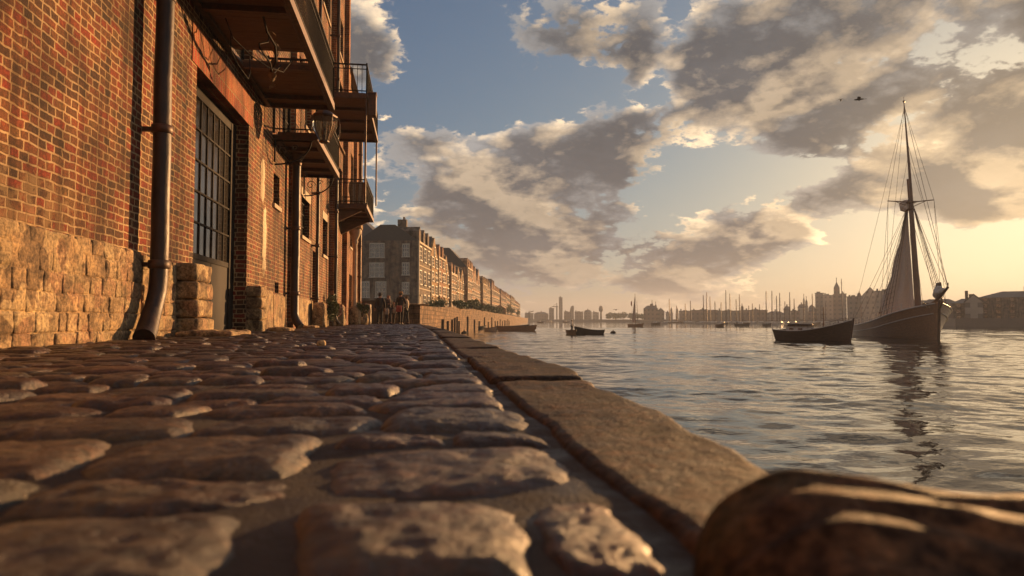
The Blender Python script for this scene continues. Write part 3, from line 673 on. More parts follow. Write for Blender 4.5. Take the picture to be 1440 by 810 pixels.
# ------------------------------------------------------------------ the near warehouse
wh = thing('warehouse', 'tall soot-stained red brick warehouse with loading balconies filling the left side', 'warehouse', (0,.5,0))
DOOR = (11.45, 15.0, 0, 4.55)
holes = [DOOR, (17.6,18.35,3.25,4.05), (17.95,18.45,.96,1.24), (21.8,23.4,2.95,4.2), (26.6,27.8,2.8,4.2), (24.2,25.3,0,2.7), (30.2,31.8,0,2.8),
         (18.6,20.6,5.02,7.2), (25.6,28.0,8.40,10.7), (11.8,15.2,5.70,8.4), (31.0,33.0,5.25,7.4), (22.2,23.6,6.6,8.4), (6.0,8.4,8.0,10.4), (20,21.5,9.3,11.2), (31.2,32.8,9.4,11.4), (31.2,32.8,12.6,14.4), (25.8,27.8,12.4,14.4)]
mb = MB(); wall_x(mb, WX, .45, -4, 34, -.3, 19, holes)
mb.box(-14, WX-.451, -4, 34, -.3, 18.9)            # body of the building behind the facade, set back
# hollow look behind openings is kept dark by the body face
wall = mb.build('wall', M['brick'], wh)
# plinth of rough stone, stands proud of the brickwork
def plinth_mat():
    m, nt, b = new_mat('rough_plinth_block'); tc = N(nt, 'ShaderNodeTexCoord'); tn = N(nt, 'ShaderNodeVectorMath', operation='MULTIPLY'); tn.inputs[1].default_value = (1,1,1); nt.links.new(tc.outputs['Object'], tn.inputs[0])
    vo = N(nt, 'ShaderNodeTexVoronoi', i_Scale=4.2); n1 = N(nt, 'ShaderNodeTexNoise', i_Scale=5.0, i_Detail=9.0, i_Roughness=.65); n2 = N(nt, 'ShaderNodeTexNoise', i_Scale=26.0, i_Detail=9.0, i_Roughness=.7)
    for n in (vo, n1, n2): nt.links.new(tn.outputs[0], n.inputs['Vector'])
    sv = N(nt, 'ShaderNodeSeparateXYZ'); nt.links.new(vo.outputs['Color'], sv.inputs[0])
    c = ramp(nt, math_n(nt, 'ADD', math_n(nt, 'MULTIPLY', sv.outputs[0], .6), math_n(nt, 'MULTIPLY', n1.outputs['Fac'], .45)), [(.18,(.12,.08,.05)),(.35,(.3,.2,.11)),(.5,(.42,.3,.17)),(.6,(.30,.17,.1)),(.68,(.5,.38,.22)),(.85,(.26,.18,.1))]).outputs[0]
    c = mixc(nt, .85, c, ramp(nt, n2.outputs['Fac'], [(.38,(.35,.32,.28)),(.5,(.9,.86,.8)),(.62,(1.45,1.38,1.2))]).outputs[0], 'MULTIPLY')
    c = mixc(nt, .8, c, ramp(nt, n1.outputs['Fac'], [(.38,(.4,.37,.3)),(.52,(1,1,1)),(.62,(1.3,1.25,1.1))]).outputs[0], 'MULTIPLY')
    nt.links.new(c, b.inputs['Base Color']); b.inputs['Roughness'].default_value = .9
    bp = N(nt, 'ShaderNodeBump', i_Strength=.9, i_Distance=.02); nt.links.new(math_n(nt, 'ADD', n2.outputs['Fac'], n1.outputs['Fac']), bp.inputs['Height']); nt.links.new(bp.outputs[0], b.inputs['Normal']); return m
M['plinth_block'] = plinth_mat(); M['guard'] = M['plinth_block']
mb = MB()
for (a, b_, h, pr) in ((-4, 9.22, 1.18, .02), (9.28, 10.55, 1.12, .02), (15.62, 17.6, 1.0, .05), (17.62, 19.2, .93, .06), (20.2, 24.1, .95, .06), (25.4, 30.1, .9, .05), (31.9, 33.9, .9, .05)):
    if b_ < 11:                                # roughly squared stones, each with its own bulge
        z0 = -.1; rws = 6; 
        for k in range(rws):
            z1 = -.1 + (h+.1)*(k+1)/rws + random.uniform(-.02,.02); y_ = a
            while y_ < b_-.05:
                w_ = min(random.choice((.16,.24,.3,.36,.44)), b_-y_)
                if b_-y_-w_ < .1: w_ = b_-y_
                mb.stone((WX+.02+pr/2+random.uniform(-.006,.006)-k*.004, y_+w_/2, (z0+z1)/2), (pr/2+.03, w_/2-.001, (z1-z0)/2-.001), .016, (3,9,7), amp=.016, freq=5, seed=random.random()*60); y_ += w_
            z0 = z1
        mb.box(WX+.001, WX+pr+.026, a, b_, -.1, h-.05)
        continue
    mb.prism([(WX+.001, -.25), (WX+pr+.03, -.25), (WX+pr, .2), (WX+pr-.01, h-.05), (WX+.001, h)], a, b_, axis='y')
mb.build('plinth', M['plinth_block'], wh)
# dressed guard blocks each side of the loading door, laid in courses
def guard(ya, yb, proud, n=5, h=1.08, seed=0, name='guard_stone', parent=wh, mat='guard'):
    g_ = MB()
    for k in range(n):
        z0 = h*k/n - (.03 if k == 0 else 0); z1 = h*(k+1)/n; e = .05*(n-1-k)/n
        g_.stone((WX-.16+(proud+.16)/2+e/2 +.0, (ya+yb)/2 + random.uniform(-.01,.01), (z0+z1)/2), ((proud+.34)/2+e/2, (yb-ya)/2+e*.5, (z1-z0)/2-.004), .045, (10, 12, 6), amp=.018, freq=5, seed=seed+k)
    return g_.build(name, M[mat], parent)
guard(10.62, 11.42, .24, 4, 1.14, 3); guard(15.06, 15.6, .22, 4, 1.0, 9)
# soldier course and door
mb = MB(); mb.box(WX-.20, WX+.015, DOOR[0]-.28, DOOR[1]+.28, 4.53, 5.2); mb.build('lintel', M['soldier'], wh)
dx = WX-.30
door = MB()
door.box(dx-.05, dx+.02, DOOR[0], DOOR[0]+.10, 0, 4.5); door.box(dx-.05, dx+.03, DOOR[1]-.34, DOOR[1]-.02, 0, 4.5); door.box(dx-.05, dx+.02, DOOR[0]+.10, DOOR[1]-.34, 4.32, 4.5)
door.box(dx-.051, dx+.015, DOOR[0]+.10, DOOR[1]-.34, 1.36, 1.46)
dd = door.build('loading_door', M['dark_iron'], wh); dd['label'] = 'tall iron-framed loading door with a grid of panes over a weathered metal panel'
pm = MB(); pm.box(dx-.03, dx-.005, DOOR[0]+.10, DOOR[1]-.34, .02, 1.36)
for yv in (12.4, 13.5): pm.box(dx-.005, dx+.003, yv-.02, yv+.02, .03, 1.35)
pm.build('door_panel', M['panel'], dd)
mb = MB(); ya, yb = DOOR[0]+.10, DOOR[1]-.34
for i in range(1, 8): y = ya+(yb-ya)*i/8; mb.box(dx-.03, dx+.01, y-.018, y+.018, 1.46, 4.32)
for j in range(1, 5): z = 1.46+2.86*j/5; mb.box(dx-.032, dx+.014, ya, yb, z-.017, z+.017)
mb.build('glazing_bars', M['dark_iron'], dd)
mb = MB(); mb.box(dx-.02, dx-.012, ya, yb, 1.44, 4.34); mb.build('pane', M['pane'], dd)
mb = MB(); mb.box(dx+.031, dx+.045, DOOR[1]-.10, DOOR[1]-.05, .1, 4.4); mb.tube([(dx+.07, DOOR[1]-.2, 1.0), (dx+.09, DOOR[1]-.2, 1.1), (dx+.09, DOOR[1]-.2, 1.3), (dx+.07, DOOR[1]-.2, 1.4)], .012); mb.build('handle', M['dark_iron'], dd)
for (a, b_, c, d, nc, nr) in ((17.6,18.35,3.25,4.05,2,2), (21.8,23.4,2.95,4.2,3,3), (26.6,27.8,2.8,4.2,3,3), (22.2,23.6,6.6,8.4,3,4), (6.0,8.4,8.0,10.4,5,5), (20,21.5,9.3,11.2,3,4), (31.2,32.8,9.4,11.4,3,4), (31.2,32.8,12.6,14.4,3,4), (25.8,27.8,12.4,14.4,4,4)):
    w_ = glazed(wh, WX-.16, a, b_, c, d, nc, nr)
    if c in (2.95, 2.8):
        l_ = MB(); l_.box(WX-.15, WX+.02, a-.15, b_+.15, d, d+.30); l_.build('window_lintel', M['pale_stone'], w_)
for (a, b_, c, d) in ((18.6,20.6,5.02,7.2), (25.6,28.0,8.40,10.7), (11.8,15.2,5.70,8.4), (31.0,33.0,5.25,7.4)):
    glazed(wh, WX-.18, a, b_, c, d, 4, 4, name='balcony_door', sill=False)
mb = MB(); mb.box(WX-.20, WX-.16, 17.95, 18.45, .96, 1.24)
for i in range(4): mb.box(WX-.16, WX-.14, 18.03+i*.11, 18.05+i*.11, .97, 1.23)
mb.build('air_vent', M['dark_iron'], wh)
for (a, b_, h) in ((24.2,25.3,2.7), (30.2,31.8,2.8)):
    mb = MB(); mb.box(WX-.26, WX-.20, a+.03, b_-.03, 0, h-.03)
    for k in range(1, 5): y = a+(b_-a)*k/5; mb.box(WX-.20, WX-.19, y-.01, y+.01, .05, h-.1)
    mb.box(WX-.20, WX-.18, a+.05, b_-.05, 1.0, 1.12)
    o = mb.build('side_door', M['timber'], wh); h2 = MB(); h2.tube([(WX-.18,a+.2,1.0),(WX-.12,a+.2,1.0),(WX-.12,a+.32,1.0)], .012); h2.build('handle', M['iron'], o)
# pilasters that break the long wall
for (a, b_, z1, pr) in ((19.75, 20.15, 19, .16), (28.6, 29.2, 19, .2), (33.45, 33.95, 19, .22)):
    mb = MB(); mb.box(WX+.002, WX+pr, a, b_, .0, z1); mb.build('pilaster', M['brick_b'], wh)
mb = MB(); mb.box(WX+.003, WX+.10, -4, 34, 4.98+3.3, 5.12+3.3); mb.build('string_course', M['plinth'], wh)
mb = MB(); mb.box(WX-.2, WX+.2, -4, 34.05, 18.7, 19.1); mb.box(-14, WX-.21, -4, 34.05, 18.92, 19.05); mb.build('parapet', M['pale_stone'], wh)
downpipe(wh, 9.28, .115, 18.6, label='thick rusty downpipe kicked out at its foot')
downpipe(wh, 19.45, .115, 5.0+.0, shoe=False, hopper=True, label='rusty downpipe curving out over the cobbles below the scroll-bracket balcony')
downpipe(wh, 24.0, .06, 18.6, shoe=False); downpipe(wh, 28.2, .07, 18.6, shoe=False, x=WX+.32)
b1 = balcony(wh, 8.2, 16.7, 5.50, WX+1.62, gap=(13.32, 13.86), joists=(13.96, 15.95, 9.4, 11.3), bal=.13, label='lowest big timber loading balcony seen from beneath')
b2 = balcony(wh, 17.4, 22.2, 4.92, WX+1.12, bal=.13, joists=(18.6, 20, 21.2), brackets=((17.5, .98, .62), (22.0, .98, .62)), label='small balcony on scrolled iron brackets')
b3 = balcony(wh, 24.0, 30.2, 8.2, WX+1.86, joists=(25.5, 27.1, 28.7), bal=.15, label='upper far balcony with a box on its corner')
b4 = balcony(wh, 28.9, 33.3, 5.05, WX+1.5, joists=(30, 31.2, 32.4), bal=.15, label='lower far balcony on a curved timber corbel')
for yy in (29.3, 32.7):
    mb = MB()
    arc = [(0, -.05)] + [(1.25*math.sin(t)**1.0, -.05-.62*(1-math.sin(t))) for t in np.linspace(math.pi/2, 0, 9)]
    mb.prism([(WX+.01+a, 5.0+z) for a, z in arc], yy, yy+.16, axis='y'); mb.build('corbel', M['old_wood'], b4)
mb = MB(); mb.box(WX+1.87, WX+2.15, 24.1, 24.5, 7.6, 8.35); mb.box(WX+1.85, WX+2.17, 24.08, 24.52, 8.36, 8.42); mb.build('corner_box', M['iron'], b3)
for yy in (24.04, 30.1):
    mb = MB(); mb.tube([(WX+1.80, yy, 8.2), (WX+1.80, yy, 4.4 if yy < 29 else 5.3)], .035, 8); mb.build('post', M['iron'], b3)
# canvas hung behind the far railings to dry
for (bb, yc, z0, z1, xx, wd, lab) in ((b3, 29.6, 8.35, 9.15, WX+.9, .7, 'x'), (b4, 32.9, 5.25, 6.9, WX+.75, .8, 'y')):
    mb = MB(); n = 26; vs = []; 
    for s_ in (0, 1):
        for i in range(n+1):
            for j in range(9):
                t = i/n; xx_ = xx + wd*(t-.5)*(1 + .1*math.sin(j)); vs.append((xx_, yc + .06*math.sin(t*19+j*.25) + s_*.012, z1 - (z1-z0)*j/8*(1+.06*math.sin(t*11))))
    fs = []
    for s_ in (0, 1):
        o_ = s_*(n+1)*9
        for i in range(n):
            for j in range(8): fs.append((o_+i*9+j, o_+i*9+j+1, o_+(i+1)*9+j+1, o_+(i+1)*9+j) if s_ else (o_+i*9+j, o_+(i+1)*9+j, o_+(i+1)*9+j+1, o_+i*9+j+1))
    mb.add(vs, fs, 0, True); mb.tube([(xx-wd*.6, yc, z1), (xx+wd*.6, yc, z1)], .012, 6)
    o = mb.build('hanging_canvas', M['rag'], loc=(0,.5,0)); tag(o, 'ochre canvas hanging over the upper far balcony railing' if lab == 'x' else 'long folded ochre canvas hanging on the lower far balcony', 'canvas', 'canvas drying on the balconies')

# tangle of iron strap and rag hanging under the first balcony
root = thing('hanging_cable', 'twisted cable and torn canvas dangling under the lowest big balcony', 'cable', (WX+.95, 12.5, 5.45))
mb = MB()
mb.tube([(.05,.2,.0), (.02,.25,-.12), (-.10,.1,-.22), (-.05,-.1,-.36), (.05,.3,-.48), (.0,.8,-.52), (-.08,1.3,-.32), (-.02,1.6,-.05)], .016, 8)
mb.tube([(-.55,-.4,0), (-.5,-.1,-.22), (-.3,.3,-.36), (-.05,.6,-.46), (.15,1.0,-.40), (.22,1.3,-.1), (.22,1.35,.0)], .012, 8)
mb.tube([(-.62,.2,.02), (-.64,.3,-.3), (-.55,.5,-.5), (-.5,1.0,-.56), (-.56,1.4,-.3), (-.6,1.5,0)], .011, 8)
mb.tube([(.1,-.5,.02), (.12,-.3,-.16), (.2,.0,-.28), (.14,.4,-.42), (-.02,.7,-.5)], .02, 8)
mb.build('cable', M['dark_iron'], root)
mb = MB(); n = 30
pth = [Vector((.16,-.2,-.12)), Vector((.2,.05,-.24)), Vector((.16,.3,-.36)), Vector((.02,.55,-.46)), Vector((-.03,.9,-.58)), Vector((-.05,1.05,-.72))]
vs = []
for s_ in (0,1):
    for i in range(n+1):
        t = i/n*(len(pth)-1); k = min(int(t), len(pth)-2); p = pth[k].lerp(pth[k+1], t-k); wd = .05+.03*math.sin(i*.9)+.015*math.sin(i*2.3)
        for j in (-1, -.3, .3, 1): vs.append((p.x+wd*j, p.y+.02*math.sin(i+j*2), p.z+.025*math.cos(j*2.5+i*.4)+s_*.006))
fs = []
for s_ in (0,1):
    for i in range(n):
        for j in range(3):
            a = s_*(n+1)*4+i*4+j; fs.append((a,a+1,a+5,a+4) if s_ else (a,a+4,a+5,a+1))
mb.add(vs, fs, 0, True); mb.build('torn_canvas', M['rag'], root)

# lantern on the end of the first balcony
lx, ly = -2.42, 17.55
lan = thing('wall_lantern', 'eight-sided glass lantern hung from the end of the lowest big balcony', 'lantern', (lx, ly, 4.72))
mb = MB(); mb.lathe([(.10,0), (.13,.02), (.13,.05), (.02,.06)], n=8, smooth=False); mb.lathe([(.30,.62), (.33,.64), (.33,.68), (.2,.78), (.06,.84), (.03,.93)], n=8, smooth=False)
for k in range(8):
    a = 2*math.pi*k/8; mb.tube([(.12*math.cos(a), .12*math.sin(a), .04), (.30*math.cos(a), .30*math.sin(a), .40), (.30*math.cos(a), .30*math.sin(a), .64)], .011, 5)
mb.tube([(0,0,.9), (0,-.02,1.0), (0,-.3,1.02), (0,-.42,.86)], .018, 8); mb.tube([(.33,.0,.66), (.38,.0,.5), (.38,0,.2), (.30,0,.1)], .012, 6)
mb.build('lantern_frame', M['iron'], lan)
mb = MB(); mb.lathe([(.115,.05), (.29,.40), (.29,.625)], n=8, smooth=False); mb.build('glass', M['lantern_glass'], lan)
mb = MB(); mb.lathe([(.03,.06), (.035,.2), (.05,.24), (.045,.33), (.02,.37)], n=10); mb.build('burner', M['cast'], lan)

# ------------------------------------------------------------------ lower annex beyond it
an = thing('brick_building', 'narrower sunlit brick building adjoining the far end of the warehouse', 'building', (0,.5,0))
holes = [(36.6,38.2,0,2.7), (36.8,38.2,4.2,5.9), (39.4,40.6,4.2,5.9), (36.8,38.2,7.6,9.3), (39.4,40.6,7.6,9.3), (36.8,38.2,10.4,11.8), (39.4,40.6,1.2,2.8)]
mb = MB(); wall_x(mb, WX+.02, .4, 34.06, 42.2, -.3, 12.8, holes); mb.box(-13, WX-.40, 34.06, 42.2, -.3, 12.7); mb.build('wall', M['brick_b'], an)
for h in holes[1:]: glazed(an, WX-.12, *h, 3, 4, mat='white_frame')
mb = MB(); mb.box(WX-.2, WX-.15, 36.62, 38.18, 0, 2.68); mb.build('side_door', M['timber'], an)
mb = MB(); mb.prism([(-13.2, 12.75), (WX+.35, 12.75), (WX+.3, 12.95), (-8.4, 16.2)], 34.08, 42.5, axis='y'); mb.build('roof', M['slate'], an)
mb = MB(); cx = WX+.42
mb.lathe([(.34,0), (.36,.15), (.33,.7), (.30,.86), (.2,.9)], (cx, 35.4, 0), 14); mb.build('column_base', M['guard'], an)
mb = MB(); mb.lathe([(.13,.88), (.12,1.0), (.105,2.5), (.10,4.15), (.13,4.2), (.17,4.3), (.12,4.36), (.2,4.5), (.3,4.75), (.32,4.85), (.3,4.95)], (cx, 35.4, 0), 14); mb.build('column', M['pale_stone'], an)
mb = MB(); mb.box(WX+.03, cx+.34, 34.9, 36.0, 4.96, 5.2); mb.build('porch_slab', M['guard'], an)
for (a, b_) in ((34.15, 34.6), (38.5, 39.0), (41.7, 42.18)):
    mb = MB(); mb.box(WX+.021, WX+.2, a, b_, 0, 12.7); mb.build('pilaster', M['brick_b'], an)
downpipe(an, 41.3, .06, 12.5, shoe=False)

# threshold slabs and guard stones along the foot of the wall
def loose(x, y, hx, hy, hz, lab, z=None, r=.06, seed=0, rot=0, name='flat_stone', cat='stone', grp=None, taper=0, res=(26,26,10), mat='guard', amp=.03):
    mb = MB(); mb.stone((0,0,0), (hx, hy, hz), r, res, amp=amp, freq=4, seed=seed, taper=taper)
    o = mb.build(name, M[mat], loc=(x, y+.5, (hz-.03) if z is None else z), rz=rot); return tag(o, lab, cat, grp)
loose(-3.22, 10.9, .42, .62, .055, 'largest flat threshold slab, in front of the loading door', r=.05, seed=4, grp='threshold slabs')
loose(-3.18, 15.9, .26, .40, .05, 'flat pale slab at the far jamb of the loading door', r=.05, seed=6, grp='threshold slabs')
loose(-3.33, 21.0, .24, .42, .05, 'flat slab just beyond the curved downpipe foot', r=.05, seed=8, grp='threshold slabs')
gs = 'guard stones along the foot of the wall'
loose(-3.42, 23.7, .24, .30, .44, 'squat guard stone beside the first side door', r=.09, seed=12, name='guard_stone', grp=gs, taper=.15, amp=.05)
loose(-3.38, 29.0, .26, .34, .46, 'broad guard stone between the flowering shrub and the door beyond', r=.1, seed=14, name='guard_stone', grp=gs, taper=.15, amp=.05)
loose(-3.05, 36.9, .34, .4, .42, 'stout rounded guard stone right of the stone column', r=.2, seed=15, name='guard_stone', grp=gs, taper=.2, amp=.05)
loose(-2.95, 39.4, .2, .2, .60, 'tall pale upright stone slab at the end of the buildings', r=.08, seed=17, name='guard_stone', grp=gs, taper=.1, amp=.04, mat='pale_stone')
loose(-.93, 6.2, .04, .05, .035, 'small loose pebble among the cobbles', z=.03, r=.03, seed=19, name='pebble', res=(8,8,6), amp=.01)

# shrubs
def leaf_cloud(mb, c, rad, n, size, mis=(0,), seed=0, clumps=8, squash=1):
    rg = random.Random(seed); cs = []
    for k in range(clumps):
        a = rg.uniform(0, 6.28); ph = rg.uniform(-.5, 1.0); rr_ = rg.uniform(.25, .75)
        cs.append((Vector((c[0]+rad[0]*rr_*math.cos(a)*math.cos(ph), c[1]+rad[1]*rr_*math.sin(a)*math.cos(ph), c[2]+rad[2]*rr_*math.sin(ph)*squash)), rg.uniform(.3, .55)))
    for i in range(n):
        p, s_ = rg.choice(cs); d = Vector((rg.gauss(0,1), rg.gauss(0,1), rg.gauss(0,1))).normalized()*rg.uniform(.3,1)**.5*s_
        q = p + Vector((d.x*rad[0], d.y*rad[1], d.z*rad[2]))
        n_ = Vector((rg.gauss(0,1), rg.gauss(0,1), rg.gauss(0,1)+.6)).normalized(); t = n_.orthogonal().normalized(); t = Matrix.Rotation(rg.uniform(0,6.28), 3, n_) @ t; b_ = n_.cross(t); z_ = size*rg.uniform(.6,1.3)
        mb.add([q-t*z_, q+b_*z_*.45+n_*z_*.1, q+t*z_, q-b_*z_*.45+n_*z_*.1], [(0,1,2,3)], rg.choice(mis))
def shrub(name, lab, cat, loc, rad, n, size, mats=('leaf','leaf_y'), grp=None, stems=6, seed=0, flowers=0):
    root = thing(name, lab, cat, loc, 0, grp); mb = MB()
    leaf_cloud(mb, (0,0,rad[2]), rad, n, size, tuple(range(len(mats))), seed); mb.build('foliage', [M[k] for k in mats], root)
    st = MB(); rg = random.Random(seed)
    for k in range(stems):
        a = rg.uniform(0,6.28); st.tube([(0.04*math.cos(a),.04*math.sin(a),0), (rad[0]*.3*math.cos(a), rad[1]*.3*math.sin(a), rad[2]*.7), (rad[0]*.6*math.cos(a), rad[1]*.6*math.sin(a), rad[2]*1.4)], [.02*rad[2]+.006, .012*rad[2]+.004, .004], 5)
    st.build('stem', M['bark'], root)
    if flowers:
        fb = MB(); leaf_cloud(fb, (0,0,rad[2]*1.1), (rad[0]*1.05, rad[1]*1.05, rad[2]), flowers, size*.7, (0,), seed+5, 6); fb.build('flowers', M['petal'], root)
    return root
shrub('flowering_shrub', 'tall leafy shrub with small red flowers against the warehouse foot', 'shrub', (-3.42, 28.1, 0), (.40,.55,.68), 1700, .05, flowers=90, seed=3)
shrub('flowering_shrub', 'smaller yellow-green shrub behind the stone column base', 'shrub', (-3.0, 36.1, .30), (.42,.5,.52), 1300, .05, ('leaf_y','leaf'), flowers=40, seed=9)
mb = MB(); mb.lathe([(.22,0),(.3,.1),(.32,.35),(.3,.4),(.27,.38)], n=16); tag(mb.build('plant_pot', M['guard'], loc=(-3.0, 36.1, 0)), 'round stone pot holding the yellow-green shrub', 'plant pot')
# dark cabinet and gate post before the end wall
mb = MB(); mb.box(-.45,.45,-.2,.2,.0,1.35); mb.box(-.48,.48,-.23,.23,1.35,1.42); mb.box(-.40,.40,-.215,-.2,.1,1.25); mb.tube([(.3,-.22,.7),(.3,-.26,.7),(.3,-.26,.85)], .012)
tag(mb.build('utility_cabinet', M['timber'], loc=(-2.95, 41.8, 0)), 'dark timber cabinet against the end of the brick building', 'cabinet')
# ------------------------------------------------------------------ end wall, river wall, terrace
def face_wall(mb, pts, th, side=1, z0=-2.6):
    """wall along pts [(x,y,ztop)], body on the left of the travel direction"""
    for (xa,ya,za), (xb,yb,zb) in zip(pts[:-1], pts[1:]):
        d = Vector((xb-xa, yb-ya)).normalized(); n = Vector((-d.y, d.x))*th*side
        mb.add([(xa,ya,z0),(xb,yb,z0),(xb,yb,zb),(xa,ya,za),(xa+n.x,ya+n.y,z0),(xb+n.x,yb+n.y,z0),(xb+n.x,yb+n.y,zb),(xa+n.x,ya+n.y,za)], [(0,1,2,3),(7,6,5,4),(3,2,6,7),(0,3,7,4),(1,5,6,2)])
mb = MB(); face_wall(mb, [(-3.9,42.95,1.32), (-2.4,43.0,1.30), (-1.0,43.1,1.26), (.02,43.3,1.22)], .4, 1, -.3)
o = thing('end_wall', 'low stone wall with a rounded coping closing the quay behind the standing people', 'wall')
mb.build('wall', M['river_stone'], o); mb = MB()
for i, x in enumerate(np.arange(-3.75, .0, .62)): mb.stone((x+.3, 43.22, 1.33 - .02*i), (.30, .26, .06), .05, (6,6,3), amp=.02, seed=i)
mb.build('coping', M['guard'], o)
def RW(d):                                    # river wall line, metres right at d ahead
    if d < 97: return -5.86 + (-7.6+5.86)*(d-43.2)/(97-43.2)
    return -7.6 + .0417*(d-97)
rw = thing('river_wall', 'long sunlit stone embankment wall with timber fenders below the row of houses', 'wall')
ds = [43.2, 48, 54, 62, 72, 84, 97, 115, 140, 170, 210, 260, 330, 420, 520, 640]
pts = [(*W(RW(d), d), 1.25 if d < 45 else min(2.0, 1.25+(d-43)*.012) + .12*math.sin(d)) for d in ds]
mb = MB(); face_wall(mb, pts, .8, 1); mb.build('wall', M['river_stone'], rw)
mb = MB()
for d in np.concatenate([np.arange(64, 97, 7), np.arange(97, 260, 11)]):
    d += random.uniform(-1.5,1.5); x, y = W(RW(d)+.10, d); zt = random.uniform(-.2, .9)
    f_ = MB(); f_.box(x-.13, x+.13, y-.14, y+.14, -2.6, zt)
    f_.build('fender_post', M['timber'], rw)
# terrace behind the wall
mb = MB(); vs = [(*W(RW(d)-.3, d), 1.2) for d in ds] + [(*W(-160, d), 1.2) for d in reversed(ds)]
mb.add([(x,y,z) for x,y,z in vs], [tuple(range(len(vs)))])
M['earth'] = simple('bare_ground', (.12,.1,.06), (.07,.06,.035), .4, .95, .3, .05)
tag(mb.build('terrace', M['earth']), kind='structure')
# pitched sheds and little walls on the terrace edge
def hut(d, r, w, h, dp, lab):
    x, y = W(r, d); root = thing('shed', lab, 'shed', (x, y, 1.2), -YAW - math.atan(.0417)*0)
    mb = MB(); mb.prism([(-w/2,0),(w/2,0),(w/2,h),(0,h+w*.3),(-w/2,h)], 0, dp, axis='y'); mb.build('wall', M['house_y'], root)
    mb = MB(); mb.prism([(-w/2-.15,h-.06),(0,h+w*.3+.0),(w/2+.15,h-.06),(w/2+.15,h+.06),(0,h+w*.3+.14),(-w/2-.15,h+.06)], -.2, dp+.2, axis='y'); mb.build('roof', M['tile'], root)
    mb = MB(); mb.box(-.35,.35,-.05,-.003,0,1.8); mb.build('door', M['timber'], root)
hut(165, RW(165)-2.2, 3.4, 2.0, 4, 'small gabled boat shed on the embankment between the bushes')
hut(236, RW(236)-2.5, 4.4, 2.8, 6, 'second gabled shed further along the embankment')

# trailing greenery on the wall top
bush = [(100,3.2,1.0),(108,2.6,.8),(117,3.0,1.3),(126,3.2,1.5),(135,2.8,1.2),(146,3,1.0),(158,3.2,1.6),(172,3.2,1.7),(186,3,1.4),(262,4,3.4),(205,3,1.5),(300,4,2.6),(360,5,3)]
blab = ['low bush at the near end of the embankment greenery below the grey house', None]
for i, (d, w_, h_) in enumerate(bush):
    x, y = W(RW(d)-.6, d)
    shrub('embankment_bush', ['round green bush hanging over the embankment wall in front of the houses', 'nearest low bush on the embankment wall, below the first lit facade', 'tall dark bush standing beside the far embankment houses'][1 if i == 0 else (2 if i == 9 else 0)], 'bush', (x, y, 1.55), (1.3, w_, h_*.72+.3), 900, .2, ('leaf','leaf_y'), 'bushes along the embankment wall', 3, seed=40+i)

# ------------------------------------------------------------------ row of houses
def win(parent, x0, x1, z0, z1, y, face='front', nc=2, nr=3, frame='white_frame', name='window'):
    """window set on a face of the house; face front: plane y=const looking to -y of the house frame"""
    def bx(m, a, b, c, d, p0, p1):
        if face == 'front': m.box(a, b, y-p1, y-p0, c, d)
        else: m.box(y-p1, y-p0, a, b, c, d)
    f = MB(); t = .09
    bx(f, x0-.08, x0+t-.08, z0-.1, z1+.15, .004, .10); bx(f, x1-t+.08, x1+.08, z0-.1, z1+.15, .004, .10)
    bx(f, x0+t-.08, x1-t+.08, z1, z1+.15, .004, .12); bx(f, x0-.16, x1+.16, z0-.22, z0-.101, .004, .2)
    for i in range(1, nc): xx = x0+(x1-x0)*i/nc; bx(f, xx-.035, xx+.035, z0-.1, z1, .03, .07)
    for j in range(1, nr): zz = z0+(z1-z0)*j/nr; bx(f, x0+.05, x1-.05, zz-.03, zz+.03, .031, .069)
    o = f.build(name, M[frame], parent); p = MB(); bx(p, x0+.05, x1-.05, z0-.1, z1, .002, .025); p.build('pane', M['pane'], o); return o
hang = math.atan2(*reversed(W(.0417, 1)))     # direction of the row in the world
